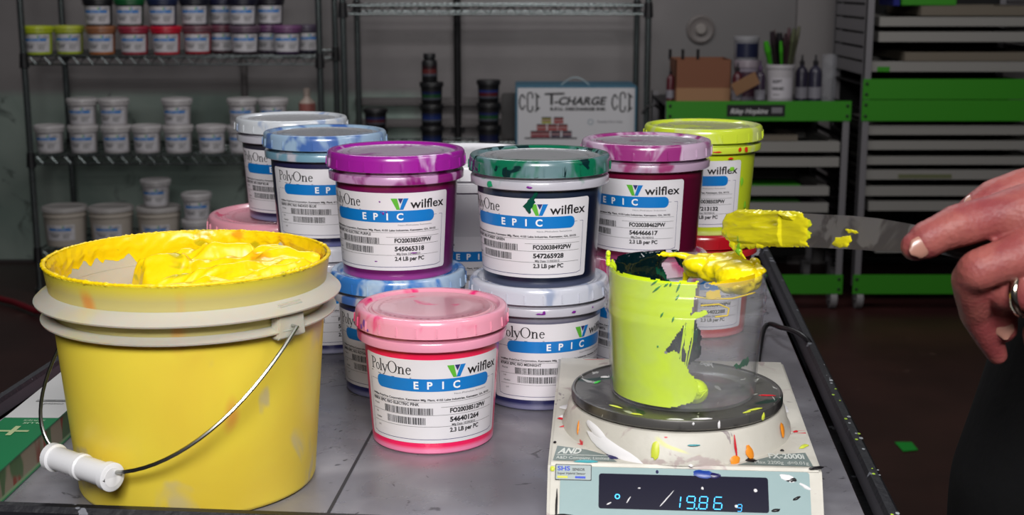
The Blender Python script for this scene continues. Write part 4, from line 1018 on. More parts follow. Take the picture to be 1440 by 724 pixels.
rg = [(at(1490, 394, .716)-PO, .0145), (at(1450, 412, .712)-PO, .0112), (at(1415, 412, .722)-PO, .0088), (at(1408, 425, .738)-PO, .0086), (at(1409, 448, .746)-PO, .0084), (at(1412, 463, .746)-PO, .0074)]
pk = [(at(1510, 432, .722)-PO, .0125), (at(1474, 452, .722)-PO, .0095), (at(1460, 470, .735)-PO, .0085), (at(1462, 500, .742)-PO, .0070)]
tb = [(at(1556, 286, .752)-PO, .0170), (at(1478, 262, .756)-PO, .0140), (at(1436, 266, .757)-PO, .0118), (at(1400, 281, .757)-PO, .0118), (at(1380, 291, .757)-PO, .0104), (at(1366, 298, .757)-PO, .0088)]
for ch in (ix, md, rg, pk, tb): chain(ch)
for fgr, rr_ in ((ix, .0175), (md, .018), (rg, .0175), (pk, .015)): capsule(h, fgr[0][0], wrist, fgr[0][1], rr_)
capsule(h, ix[0][0], md[0][0], .0145, .0145); capsule(h, md[0][0], rg[0][0], .0145, .014); capsule(h, rg[0][0], pk[0][0], .014, .012)
capsule(h, tb[0][0], ix[0][0], .015, .012)
elbow = Vector((.665, .745, 1.105)) - PO
capsule(h, wrist, wrist.lerp(elbow, .35), .0225, .030, 24); capsule(h, wrist.lerp(elbow, .35), wrist.lerp(elbow, .75), .030, .038, 24); capsule(h, wrist.lerp(elbow, .75), elbow, .038, .038, 24)
# knuckle folds and tendons pushed into the skin
fold = [(ix[2][0], .8), (ix[3][0], .5), (md[2][0], .6), (tb[3][0], .6), (rg[2][0], .5)]
def hand_disp(c, n_):
    d = .0005*nz(c.x*70, c.y*70, c.z*70)
    for q, s_ in fold:
        r = (c-q).length
        if r < .016: d += -.0004*s_*(.5+.5*math.sin(c.x*1300+c.z*500+5*nz(c.x*120, c.y*120, c.z*120)))*smooth(.016, .007, r) + .0010*s_*smooth(.015, .007, r)
    for q in (ix[0][0], md[0][0], rg[0][0]):
        r = (c-q).length; d += .0022*smooth(.026, .008, r)
    return d
hand = bake_remesh('body', h, M_SKIN, .0011, 6, disp=hand_disp)
# rest of the body (head, neck, arms, hands) joined into the same mesh, coarser
h = MB()
H = lambda x, y, z: Vector((x, y, z)) - PO
sL, sR = H(.60, .74, 1.42), H(.60, 1.12, 1.42); eR = H(.63, 1.20, 1.12); wR = H(.60, 1.16, .88)
capsule(h, elbow, sL, .042, .055); capsule(h, sR, eR, .055, .042); capsule(h, eR, wR, .040, .026)
capsule(h, sL, sR, .06, .06); capsule(h, H(.61, .93, 1.40), H(.60, .93, 1.55), .06, .055)
capsule(h, H(.61, .83, 1.30), H(.60, .86, 1.0), .10, .09); capsule(h, H(.61, 1.03, 1.30), H(.60, 1.0, 1.0), .10, .09); capsule(h, H(.60, .87, .95), H(.60, .99, .95), .11, .11)
for yy in (.84, 1.02): capsule(h, H(.60, yy, .92), H(.60, yy, .50), .085, .06); capsule(h, H(.60, yy, .50), H(.62, yy, .10), .055, .04); capsule(h, H(.62, yy, .05), H(.50, yy, .04), .038, .03)
h.ball(H(.575, .93, 1.66), (.095, .076, .115)); h.ball(H(.535, .93, 1.60), (.055, .055, .06)); h.ball(H(.482, .93, 1.645), (.014, .011, .022))
for sg in (-1, 1): h.ball(H(.59, .93+sg*.078, 1.65), (.018, .008, .03)); h.ball(H(.497, .93+sg*.030, 1.668), (.012, .014, .010))
h.ball(H(.488, .93, 1.602), (.010, .024, .007))
capsule(h, wR, H(.585, 1.15, .80), .024, .032)
for k in range(4): y_ = 1.115+k*.020; capsule(h, H(.585, y_, .795), H(.575, y_, .745), .0095, .009, 10); capsule(h, H(.575, y_, .745), H(.560, y_+.002, .710-.005*(k % 2)), .009, .0075, 10)
capsule(h, H(.575, 1.125, .84), H(.545, 1.115, .79), .012, .010, 10)
rest = bake_remesh('rest', h, M_SKIN, .007, 6)
bm = bmesh.new(); bm.from_mesh(hand.data); bm.from_mesh(rest.data); bm.to_mesh(hand.data); bm.free(); bpy.data.objects.remove(rest)
hand.data.polygons.foreach_set('use_smooth', [True]*len(hand.data.polygons)); hand.parent = person
# nails
def nail(c, axis, nrm, w, l):
    axis = axis.normalized(); nrm = (nrm - axis*nrm.dot(axis)).normalized(); sd = axis.cross(nrm); vs = []; fs = []; n_, m_ = 12, 10
    for j in range(m_+1):
        v = -1+2*j/m_; ww = w*(1-.25*max(0, v)**3)*(1 - .18*max(0, -v)**3)
        for i in range(n_+1):
            u = -1+2*i/n_; e = math.sqrt(max(0, 1-.55*abs(v)**4))
            vs.append(c + axis*l*v*(1-.30*abs(u)**2.5) + sd*ww*u*e + nrm*(.0026*(math.sqrt(1-.85*u*u)-.39) + .0004*(1-v*v)))
    for j in range(m_):
        for i in range(n_): k = j*(n_+1)+i; fs.append((k, k+1, k+n_+2, k+n_+1))
    b = MB(); b.add(vs, fs); return b.build('fingernail', M_NAIL, person, angle=180)
tocam = lambda v: (Vector((0, 0, CH)) - (v+PO)).normalized()
a_, r_ = ix[5]; axd = (ix[5][0]-ix[3][0]); nr = tocam(a_)*.72 + Vector((-.45, 0, -.40)); nr = (nr - axd.normalized()*nr.dot(axd.normalized())).normalized(); nail(a_ + nr*(r_-.0012) + axd.normalized()*.0005, axd, nr, .0056, .0062)
a_ = tb[5][0]; axd = tb[5][0]-tb[3][0]; nr = tocam(a_)*.7+Vector((0, 0, .7)); nr = (nr - axd.normalized()*nr.dot(axd.normalized())).normalized(); nail(a_ + nr*.0070 - axd.normalized()*.0025, axd, nr, .0058, .0070)
a_ = rg[5][0]; axd = rg[5][0]-rg[4][0]; nr = tocam(a_); nr = (nr - axd.normalized()*nr.dot(axd.normalized())).normalized(); nail(a_ + nr*.0060 - axd.normalized()*.0015, axd, nr, .0052, .0064)
# ring on the ring finger
a_, b_ = rg[1][0], rg[2][0]; d_ = (b_-a_).normalized(); c0 = a_.lerp(b_, .30); b = MB(); u_ = d_.cross(Vector((0, 0, 1))).normalized(); v_ = d_.cross(u_); vs = []; fs = []; n_ = 40
for i in range(n_):
    t = 2*PI*i/n_
    for (rr_, q) in ((.0118, -.0024), (.0128, -.0020), (.0131, 0), (.0128, .0020), (.0118, .0024)): vs.append(c0 + (u_*math.cos(t)+v_*math.sin(t))*rr_ + d_*q)
for i in range(n_):
    for k in range(4): fs.append((i*5+k, i*5+k+1, ((i+1) % n_)*5+k+1, ((i+1) % n_)*5+k))
b.add(vs, fs); b.build('ring', pmat('ring_metal', (226, 214, 196), .15, 1), person, angle=180)
# clothes
M_CLOTH = pmat('black_cloth', (12, 12, 14), .9, bump=.5, bscale=90, spec=.2)
h = MB()
def cap2(a, b_, ra, rb): capsule(h, a, b_, ra, rb, 24)
cap2(H(.60, .85, 1.36), H(.585, .86, 1.02), .125, .125); cap2(H(.60, 1.01, 1.36), H(.585, 1.0, 1.02), .125, .125); cap2(H(.60, .93, 1.30), H(.555, .93, 1.05), .13, .15)
cap2(H(.515, .90, 1.04), H(.475, .90, .84), .150, .160); cap2(H(.60, .98, 1.02), H(.58, .98, .84), .150, .150)
cap2(sL, elbow, .075, .056); cap2(sR, eR, .075, .056); cap2(sL, sR, .078, .078); cap2(elbow, elbow.lerp(wrist, .18), .056, .052)
shirt = bake_remesh('shirt', h, M_CLOTH, .008, 8, parent=person, disp=lambda c, n: .006*nz(c.x*9, c.y*9, c.z*6))
h = MB()
for yy in (.84, 1.03): cap2(H(.545, yy+.01, .86), H(.56, yy, .50), .135, .10); cap2(H(.56, yy, .50), H(.60, yy, .08), .095, .075)
cap2(H(.53, .88, .90), H(.55, 1.0, .90), .145, .14); cap2(H(.480, .90, .84), H(.53, .90, .60), .155, .12)
bake_remesh('trousers', h, M_CLOTH, .009, 8, parent=person, disp=lambda c, n: .006*nz(c.x*9, c.y*9, c.z*5))
for yy in (.84, 1.03):
    h = MB(); h.ball(H(.56, yy, .055), (.13, .05, .055)); h.ball(H(.61, yy, .075), (.06, .047, .06)); h.box(.44-PX, .68-PX, yy-.045-PY, yy+.045-PY, 0.001, .02)
    bake_remesh('shoe', h, M_CLOTH, .006, 4, parent=person)
h = MB(); h.ball(H(.592, .93, 1.69), (.098, .084, .100)); h.ball(H(.61, .93, 1.65), (.080, .080, .09))
bake_remesh('hair', h, pmat('hair_brown', (50, 36, 28), .7), .006, 3, parent=person, disp=lambda c, n: .003*nz(c.x*60, c.y*60, c.z*60))

# ================================================================ WIRE RACKS
m, nt, p = new_mat('chrome_wire'); p.inputs['Base Color'].default_value = rgb(112, 120, 120); p.inputs['Metallic'].default_value = .88; p.inputs['Roughness'].default_value = .26
M_CHROME = m
M_BLK = pmat('black_plastic', (20, 20, 23), .45)
YF, YB = 5.28, 5.76
def rack(label, x0, x1, shelves, top):
    t = thing('wire_rack', label, 'shelf rack', (x0, YF, 0)); w = x1-x0; d = YB-YF
    for (x, y) in ((0, 0), (w, 0), (0, d), (w, d)):
        b = MB(); b.tube([(x, y, .02), (x, y, top)], .0125, 14, 0); z = .06
        while z < top: b.tube([(x, y, z), (x, y, z+.003)], .0132, 12, 0); z += .05
        b.lathe([(.0, 0), (.02, 0), (.02, .02), (0, .02)], 14, 0, (x, y, 0)); b.build('post', M_CHROME, t)
    for zs in shelves:
        b = MB(); r = .0035
        for yy, zz in ((0, zs), (0, zs-.032), (d, zs), (d, zs-.032)): b.tube([(.02, yy, zz), (w-.02, yy, zz)], r, 8)
        for xx in (.0, w):
            for zz in (zs, zs-.032): b.tube([(xx, .02, zz), (xx, d-.02, zz)], r, 8)
        n = int(w/.056)
        for yy in (0, d):
            for i in range(n):
                xa = .02+(w-.04)*i/n; xb = .02+(w-.04)*(i+.5)/n; xc = .02+(w-.04)*(i+1)/n
                b.tube([(xa, yy, zs), (xb, yy, zs-.032), (xc, yy, zs)], .0026, 5, cap=False)
        for i in range(int(w/.026)):
            x = .02+(w-.04)*(i+.5)/int(w/.026); b.tube([(x, 0, zs+.002), (x, d, zs+.002)], .0018, 5, cap=False)
        for yy in (.12, .24, .36): b.tube([(0.01, yy, zs-.004), (w-.01, yy, zs-.004)], .003, 6, cap=False)
        b.build('shelf', M_CHROME, t)
        for (x, y) in ((0, 0), (w, 0), (0, d), (w, d)):
            b = MB(); b.tube([(x, y, zs-.045), (x, y, zs+.012)], [.019, .0155], 12); b.build('shelf_clip', M_BLK, t)
    return t
SA = on_y(250, 79, YF).z; SB = on_y(200, 219, YF).z; SC = on_y(100, 352, YF).z
X0 = on_y(32, 60, YF).x; X1 = on_y(449, 60, YF).x
rack('chrome wire rack on the left holding coloured and white ink tubs', X0, X1, (SC, SB, SA, SA+.47), 2.25)
X2 = on_y(483, 60, YF).x; X3 = on_y(911, 60, YF).x
SD = on_y(700, 8, YF).z; SE = on_y(700, 214, YF).z
rack('chrome wire rack in the middle holding black tubs and a carton', X2, X3, (.18, SE, SD), 2.2)

# ---------------- tubs on the left rack: shared meshes, own objects
bb = MB(); body_mesh(bb); bb_o = bb.build('tub_body', M_WHITEPL); BODY = bb_o.data; bpy.data.objects.remove(bb_o)
bb = MB(); collar_mesh(bb); bb_o = bb.build('collar', M_WHITEPL); COLL = bb_o.data; bpy.data.objects.remove(bb_o)
bb = MB(); lid_mesh(bb, z0=.0945); bb_o = bb.build('lid', M_WHITEPL); LID = bb_o.data; bpy.data.objects.remove(bb_o)
m_lp = pmat('shelf_label_paper', (206, 204, 208), .5); LAB2 = [m_lp] + LAB[1:]
bb = MB(); art_w = label_art('900RX EPIC RIO WHITE', 'FO20038512PW', '546401264', '2.3', '10/29/2015', ''); art_w.put(bb, cone_map(R0, SL, .0435, 0)); bb_o = bb.build('label', LAB2, weld=False); LABM = bb_o.data; bpy.data.objects.remove(bb_o)
_mc = {}
def cmat(c, r=.4):
    if c not in _mc: _mc[c] = pmat('tub_colour', c, r, coat=.1)
    return _mc[c]
def shelf_tub(label, loc, body, lid, group, ang=0, scale=1.0, name='ink_tub'):
    t = thing(name, label, 'tub', loc, math.radians(ang), group); t.scale = (scale,)*3
    for nm, me, c in (('tub_body', BODY, body), ('collar', COLL, lid), ('lid', LID, lid), ('label', LABM, None)):
        o = bpy.data.objects.new(nm, me); COL.objects.link(o); o.parent = t
        if c is not None:
            o.material_slots[0].link = 'OBJECT'; o.material_slots[0].material = cmat(c)
    return t
ORD = ['first', 'second', 'third', 'fourth', 'fifth', 'sixth', 'seventh', 'eighth', 'ninth', 'tenth', 'eleventh']
K = .955; HT = .1071*K
rowA = [(54, 'lime yellow', (170, 190, 30), (176, 190, 40), 5.36), (98, 'lime yellow', (168, 186, 40), (176, 186, 60), 5.36), (143, 'orange', (170, 96, 34), (150, 100, 70), 5.37), (189, 'red', (150, 20, 44), (150, 46, 66), 5.36),
        (234, 'bright red', (180, 20, 44), (190, 24, 50), 5.36), (278, 'dark red', (150, 10, 36), (110, 70, 80), 5.40), (313, 'maroon', (60, 10, 30), (110, 60, 76), 5.44), (345, 'plum', (34, 8, 28), (100, 80, 96), 5.40), (379, 'purple', (40, 10, 50), (100, 60, 100), 5.50), (404, 'violet', (44, 10, 60), (110, 70, 110), 5.40), (432, 'navy', (20, 14, 46), (70, 60, 80), 5.52)]
used = []
def place_x(px, Y, py=60): return on_y(px, py, Y).x
for i, (px, nm, cb, cl, Y) in enumerate(rowA):
    x = place_x(px, Y)
    for (ux, uy) in used:
        if math.hypot(x-ux, Y-uy) < .1235: Y = uy + (.03 if Y >= uy else -.03) + math.copysign(math.sqrt(max(0, .124**2-(x-ux)**2)) - .03, Y-uy if Y != uy else 1); x = place_x(px, Y)
    used.append((x, Y))
    shelf_tub(f'{nm} tub, {ORD[i]} from left, bottom row of top left shelf', (x, Y, SA+.004), cb, cl, 'coloured ink tubs on the upper left shelf', 0)
rowA2 = [(141, 'black bodied', (16, 16, 22), (26, 26, 30)), (185, 'dark green lidded', (20, 50, 36), (16, 90, 46)), (231, 'dark blue', (18, 22, 56), (24, 36, 70)), (273, 'blackish', (14, 14, 26), (24, 24, 40)), (310, 'indigo', (20, 16, 46), (30, 30, 60)), (343, 'near black navy', (12, 12, 30), (24, 24, 44)), (381, 'blackish purple', (16, 8, 24), (28, 24, 36))]
base_i = [2, 3, 4, 5, 6, 7, 8]
for i, (px, nm, cb, cl) in enumerate(rowA2):
    ux, uy = used[base_i[i]]; Y = uy; x = place_x(px, Y)
    if i and math.hypot(x-lastx, Y-lasty) < .1235: x = lastx + math.sqrt(max(0, .124**2-(Y-lasty)**2))
    lastx, lasty = x, Y
    shelf_tub(f'{nm} tub, {ORD[i]} from left, upper row of top left shelf', (x, Y, SA+.0045+HT*1.047), cb, cl, 'coloured ink tubs on the upper left shelf', 0)
W1, W2 = (176, 172, 174), (186, 183, 184)
rowB = [70, 118, 164, 207, 251, 298, 341]; Kb = .90
for i, px in enumerate(rowB):
    shelf_tub(f'white ink tub, {ORD[i]} from left, bottom row of middle left shelf', (place_x(px, 5.37, 195), 5.37, SB+.004), W1, W2, 'white ink tubs on the middle left shelf', -8+5*(i % 3), .99)
for px, nm in ((116, 'on top of the second white tub from the left'), (160, 'on top of the third white tub from the left'), (249, 'alone on top of the fifth white tub'), (341, 'stacked on the seventh tub'), (384, 'rightmost of the upper ones, beside the bottle')):
    Y = 5.37
    shelf_tub(f'white tub on middle left shelf, {nm}', (place_x(px, Y, 150), Y, SB+.0045+.1071*.99), W1, W2, 'white ink tubs on the middle left shelf', -6, .99)
shelf_tub('white tub under the rightmost upper white tub of the middle shelf', (place_x(384, 5.37, 195), 5.37, SB+.004), W1, W2, 'white ink tubs on the middle left shelf', -6, .99)
# small bottle on a white jar
b = MB(); b.lathe([(0, 0), (.030, 0), (.032, .003), (.032, .19), (.030, .2), (.014, .215), (.012, .225), (.013, .226), (.013, .25), (.011, .253), (0, .253)], 32)
tb_ = thing('squeeze_bottle', 'small pale bottle at the right end of the middle left shelf', 'bottle', (place_x(432, 5.37, 150), 5.37, SB+.004))
b.build('bottle_body', pmat('bottle_cream', (176, 160, 150), .5), tb_)
b = MB(); b.lathe([(.0325, .10), (.0327, .19), (.0325, .195)], 32); b.build('bottle_label', pmat('bottle_red', (150, 90, 84), .5), tb_)
# bottom shelf gallons
def gallon(label, loc):
    t = thing('ink_pail', label, 'pail', loc, 0, 'white gallon pails on the bottom left shelf'); t.scale = (.94,)*3
    for nm, me in (('pail_body', GB), ('lid', GL), ('label', GLB)):
        o = bpy.data.objects.new(nm, me); COL.objects.link(o); o.parent = t
b = MB(); b.lathe([(0, .002), (.078, .002), (.080, 0), (.082, .002), (.090, .125), (.094, .127), (.094, .133), (.090, .135), (.090, .15)], 56); o = b.build('pail_body', pmat('pail_cream', (176, 168, 158), .45)); GB = o.data; bpy.data.objects.remove(o)
b = MB(); lid_mesh(b, .0955/.0614, 1.25, .148, 30); o = b.build('lid', pmat('pail_lid', (166, 162, 160), .45)); GL = o.data; bpy.data.objects.remove(o)
b = MB(); art_w.put(b, cone_map(.0825, .064, .062, 0)); o = b.build('label', LAB2, weld=False); GLB = o.data; bpy.data.objects.remove(o)
for px, l_ in ((92, 'white gallon pail, leftmost on the bottom left shelf'), (157, 'white gallon pail, second from the left on the bottom left shelf'), (224, 'white gallon pail with a quart tub standing on its lid')):
    gallon(l_, (place_x(px, 5.40, 310), 5.40, SC+.004))
shelf_tub('white ink tub standing on the third gallon pail of the bottom shelf', (place_x(219, 5.40, 260), 5.40, SC+.0045+.1675*.94), W1, W2, 'white ink tubs on the bottom left shelf', -5, .99)
shelf_tub('white ink tub at the right end of the bottom shelf, topmost of two', (place_x(277, 5.37, 290), 5.37, SC+.0045+.1071*.99), W1, W2, 'white ink tubs on the bottom left shelf', 6, .99)
shelf_tub('white ink tub at the right end of the bottom shelf, lower of two', (place_x(277, 5.37, 320), 5.37, SC+.004), W1, W2, 'white ink tubs on the bottom left shelf', 0, .99)

# ---------------- black tubs on the middle rack
def black_tub(label, loc, r, h_, band, band2, kind='black_tub', jar=False):
    t = thing(kind, label, 'jar' if jar else 'tub', loc, 0, None if jar else 'black ink tubs on the middle rack')
    b = MB()
    if jar: b.lathe([(0, 0), (r*.95, 0), (r, .004), (r, h_*.70), (r*.93, h_*.74), (r*.70, h_*.80), (r*.70, h_*.84)], 32)
    else: b.lathe([(0, 0), (r*.80, 0), (r*.83, .003), (r*.90, h_*.82), (r*.90, h_*.86)], 40)
    b.build('tub_body', M_BLK, t)
    b = MB()
    if jar: b.lathe([(r*.70, h_*.83), (r*.78, h_*.83), (r*.78, h_*.985), (r*.74, h_), (0, h_)], 32)
    else: b.lathe([(r*.90, h_*.80), (r, h_*.80), (r*1.0, h_*.97), (r*.97, h_), (r*.9, h_), (r*.88, h_*.985), (0, h_*.985)], 40)
    b.build('lid', M_BLK, t)
    b = MB(); q = lambda z: (r if jar else r*(.83+.07*(z/(h_*.82))))+.0006
    for (za, zb, mi) in ((.22, .30, 2), (.30, .46, 1), (.46, .58, 0)):
        za *= h_; zb *= h_; n = 16; vs = []
        for z in (za, zb):
            for i in range(n+1): a = math.radians(-65+130*i/n); vs.append((q(z)*math.sin(a), -q(z)*math.cos(a), z))
        b.add(vs, [(i, i+1, n+2+i, n+1+i) for i in range(n)], mi)
    b.build('label', [cmat(tuple(int(q*.55) for q in band)), cmat(tuple(int(q*.6) for q in band2)), cmat((70, 74, 84))], t)
YD = 5.40
def zpy(py, Y): return on_y(720, py, Y).z
rB = .048
stack1 = [(606, SE+.0055), (607, SE+.0055+.1035), (607, SE+.0055+.207)]
h1 = .1035
zt1 = zpy(116, YD); zt2 = zpy(113, YD)
hs1 = (zt1-SE-.003)/3; hs2 = (zt2-SE-.003)/3
for i, (b1, b2, l_) in enumerate((((30, 50, 110), (36, 60, 140), 'black ink tub, lowest of the stack below the slim jar'), ((36, 56, 130), (40, 70, 160), 'black ink tub with blue label, middle of the stack below the slim jar'), ((30, 50, 120), (40, 110, 60), 'black ink tub with green and blue label, directly under the slim jar'))):
    black_tub(l_, (place_x(607, YD, 140), YD, SE+.0055+hs1*i), rB, hs1-.0004, b1, b2)
black_tub('slim black jar with red label on top of the black tub stack', (place_x(604, YD, 95), YD, SE+.0055+hs1*3), .031, zpy(76, YD)-zt1, (70, 30, 40), (150, 60, 60), 'black_jar', True)
for i, (b1, b2, l_) in enumerate((((30, 40, 100), (30, 40, 100), 'black ink tub, lowest of the stack beside the carton'), ((50, 60, 140), (40, 110, 60), 'black ink tub with green label, middle of the stack beside the carton'), ((60, 80, 180), (130, 40, 50), 'black ink tub with red and blue label, topmost beside the carton'))):
    black_tub(l_, (place_x(687, YD, 140), YD, SE+.0055+hs2*i), rB, hs2-.0004, b1, b2)
hh = zpy(153, YD)-SE-.003
for i in range(2): black_tub('lone black ink tub behind the indigo tub lid at the left of the middle rack' if i else 'black ink tub under the lone black tub at the left of the middle rack', (place_x(528, YD, 160), YD, SE+.0055+hh/2*i), .049, hh/2-.0004, (50, 70, 140), (120, 50, 60))
# carton with printed front
Yc = 5.37; ca = on_y(725, 122, Yc); cbx = on_y(896, 122, Yc); cz0 = SE+.0055; W_ = cbx.x-ca.x; Hc = on_y(800, 121, Yc).z-cz0
ct = thing('ink_carton', 'white and blue printed discharge ink carton with string handle on the middle rack', 'box', (ca.x, Yc, cz0))
b = MB(); b.box(0, W_, 0, .26, 0, Hc); b.build('carton_box', pmat('carton_blue', (56, 104, 128), .6), ct, bevel=.003, smooth=False)
k = W_/171.0
f = Flat(); X = lambda px: (px-725)*k; Zp = lambda py: Hc-(py-121)*k
f.rect(X(728), 0.005, X(893), Zp(123.5), 0, .0006)
def cci(cx):
    f.ring(cx-7*k, Zp(143.5), 9*k, 13.5*k, 2.2*k, 2.2*k, 1, .0012, 118, 242, 14); f.stroke([(cx-10.5*k, Zp(133)), (cx-7*k, Zp(139))], 2*k, 1, .0012); f.stroke([(cx-10.5*k, Zp(154)), (cx-7*k, Zp(148))], 2*k, 1, .0012)
    f.ring(cx, Zp(135), 4.6*k, 6*k, 2*k, 2*k, 1, .0012, 0, 180, 14); f.ring(cx, Zp(152), 4.6*k, 6*k, 2*k, 2*k, 1, .0012, 180, 360, 14); f.stroke([(cx-3.6*k, Zp(135)), (cx-3.6*k, Zp(152))], 2*k, 1, .0012)
    f.stroke([(cx+3.6*k, Zp(135)), (cx+3.6*k, Zp(138.5))], 2*k, 1, .0012); f.stroke([(cx+3.6*k, Zp(149)), (cx+3.6*k, Zp(152))], 2*k, 1, .0012)
    f.stroke([(cx+7*k, Zp(131)), (cx+13.5*k, Zp(137))], 2*k, 1, .0012); f.stroke([(cx+7*k, Zp(157)), (cx+13.5*k, Zp(151))], 2*k, 1, .0012); f.stroke([(cx+9.5*k, Zp(133)), (cx+9.5*k, Zp(155))], 2.4*k, 1, .0012)
cci(X(745.5)); cci(X(876))
f.stroke([(X(766), Zp(132.3)), (X(794), Zp(131.5))], 2.8*k, 1, .0012); f.rect(X(774), Zp(147.5), X(777.5), Zp(132), 1, .0012)
f.text('-CHARGE', X(779), Zp(147.2), 10.8*k, 1, .0012, width=72*k, bold=.035, shear=.25)
f.text('R.F.U. DISCHARGE INK', X(774), Zp(155.2), 4.2*k, 1, .0012, width=79*k, bold=.05)
f.text('Ready-For-Use', X(841), Zp(172.5), 3.2*k, 4, .0012, width=35*k, bold=.01); f.ring(X(831), Zp(171.5), 4*k, 4*k, .8*k, .8*k, 5, .0012)
cols = [(3,), ]
for row, (xs_, yt_, cs_) in enumerate((((762, 779), 164.5, (2, 3)), ((755, 770.5, 785), 174.5, (3, 3, 3)), ((746.5, 760, 775, 791), 184, (6, 6, 7, 7)))):
    for x_, c_i in zip(xs_, cs_):
        f.rect(X(x_), Zp(yt_+9), X(x_+13.5), Zp(yt_+2), c_i, .0012); f.rect(X(x_), Zp(yt_+2), X(x_+13.5), Zp(yt_), 1, .0012); f.rect(X(x_+.5), Zp(yt_+6), X(x_+13), Zp(yt_+3.5), 8, .0016)
f.rect(X(738), Zp(195.5), X(812), Zp(193.5), 1, .0012)
b = MB(); f.put(b, lambda x, y, l: (x, -l, y))
b.build('printed_front', [pmat('carton_white', (196, 196, 200), .6), M_BLACK, cmat((150, 150, 30)), cmat((150, 40, 40)), M_GREYP, cmat((60, 110, 130)), cmat((130, 16, 40)), cmat((50, 24, 60)), cmat((150, 120, 120))], ct, smooth=False, weld=False)
b = MB(); pts = [((X(790)+(X(830)-X(790))*i/12), .06, Hc + .030*math.sin(PI*(i/12))) for i in range(13)]; b.tube(pts, .0022, 8); b.build('string_handle', cmat((150, 170, 176)), ct)
# a grey device behind the carton
g = on_y(715, 140, 5.62); b = MB(); b.box(-.03, .09, 0, .08, 0, zpy(134, 5.62)-SE-.003)
b.build('grey_box', pmat('box_grey', (74, 72, 72), .6), loc=(g.x, 5.65, SE+.0055), smooth=False, bevel=.006); o = COL.objects[-1]
o = [q for q in COL.objects if q.name.startswith('grey_box')][-1]; tag(o, 'dull grey box just left of the printed carton on the middle rack', 'box')

# ================================================================ SCREEN RACK CARTS
M_GREENM = pmat('cart_green', (46, 132, 18), .5)
M_ALU = pmat('cart_aluminium', (132, 130, 134), .45, .4)
M_FRAME = pmat('screen_frame_alu', (140, 138, 134), .55, .15, bump=.2, bscale=20)
M_MESHD = pmat('screen_mesh', (20, 21, 20), .8); M_GAPSHADE = pmat('gap_shade', (14, 14, 15), .8)
Y5 = 5.0
def cart(label, xl, xr, ztop, depth, bands, posts_top, sign=False):
    t = thing('screen_rack', label, 'screen rack', (xl, Y5, 0)); w = xr-xl
    for (x, y) in ((0, 0), (w-.028, 0), (0, depth-.028), (w-.028, depth-.028)):
        b = MB(); b.box(x, x+.028, y, y+.004, .09, posts_top); b.box(x if x == 0 else x+.024, x+.004 if x == 0 else x+.028, y, y+.028, .09, posts_top); b.build('post', M_ALU, t, smooth=False)
    z0b = on_y(1100, 413, Y5).z; z1b = on_y(1100, 386, Y5).z
    b = MB(); b.box(.002, w-.002, depth, depth+.002, .10, posts_top-.02); b.build('shade_backing', M_GAPSHADE, t, smooth=False)  # added near-black sheet, stands for the deep shade between the screens
    for (za, zb) in [(z0b, z1b)] + bands:
        b = MB(); b.box(.0, w, -.003, .0, za, zb)
        gp_ = b.build("green_panel", M_GREENM, t, smooth=False)
        b = MB()
        for x in (.014, w-.014):
            for z in (za+.018, zb-.018): b.ball((x, -.004, z), (.006, .003, .006), n=8, m=6)
        b.build('bolts', M_DARKMET, gp_)
    b = MB(); b.box(0.002, w-.002, 0.002, depth, ztop-.024, ztop-.020); b.build('top_shelf', M_DARKMET, t, smooth=False)
    for x in (.004, w-.022):
      b = MB(); z = z1b+.06
      while z < ztop-.12:
        b.box(x, x+.018, .005, depth-.005, z, z+.002); b.box(x if x < .1 else x+.0165, x+.0015 if x < .1 else x+.018, .005, depth-.005, z, z+.014)
        z += .037
      b.build('runner_rack', M_DARKMET, t, smooth=False)
    for (x, y) in ((.03, .03), (w-.03, .03), (.03, depth-.03), (w-.03, depth-.03)):
        b = MB(); b.tube([(x-.012, y, .038), (x+.012, y, .038)], .038, 20); whl_ = b.build('wheel', pmat('wheel_grey', (130, 128, 130), .5), t)
        b = MB(); b.box(x-.018, x-.014, y-.02, y+.02, .035, .085); b.box(x+.014, x+.018, y-.02, y+.02, .035, .085); b.box(x-.02, x+.02, y-.022, y+.022, .085, .09); b.build('caster_fork', M_ALU, whl_, smooth=False)
    return t
z5 = lambda py: on_y(1100, py, Y5).z
xl1, xr1 = on_y(937, 150, Y5).x, on_y(1197, 150, Y5).x
c1 = cart('lower green and grey screen rack cart with odds and ends on top', xl1, xr1, z5(142), .55, [(z5(170), z5(142))], z5(143))
# its name plate
f = Flat(); kk = (xr1-xl1)/260.; Xs = lambda px: (px-937)*kk
f.rect(Xs(1022), z5(164), Xs(1104), z5(147), 0, .0036); f.text('Riley Hopkins', Xs(1027), z5(159.5), 7*kk, 1, .0045, width=52*kk, shear=.3, bold=.02)
f.rect(Xs(1085), z5(159), Xs(1100), z5(151), 2, .0045)
b = MB(); f.put(b, lambda x, y, l: (x, -l, y)); b.build('name_plate', [M_BLK, cmat((200, 200, 200)), cmat((120, 120, 124))], c1, smooth=False, weld=False)
xl2 = on_y(1212, 150, Y5).x; xr2 = xl2+.68
c2 = cart('tall green and grey screen rack cart at the right edge', xl2, xr2, z5(111), .50, [(z5(139.5), z5(111)), (z5(170), z5(140.5))], 2.2)
z = z5(106)   # slotted side sheets above the green panels
for x in (.001, .677):
    b = MB()
    for i in range(11): zz = z + i*.052; b.box(x, x+.002, .03, .47, zz, zz+.045); b.box(x, x+.014, .03, .47, zz, zz+.002)
    b.build('side_sheet', M_ALU, c2, smooth=False)
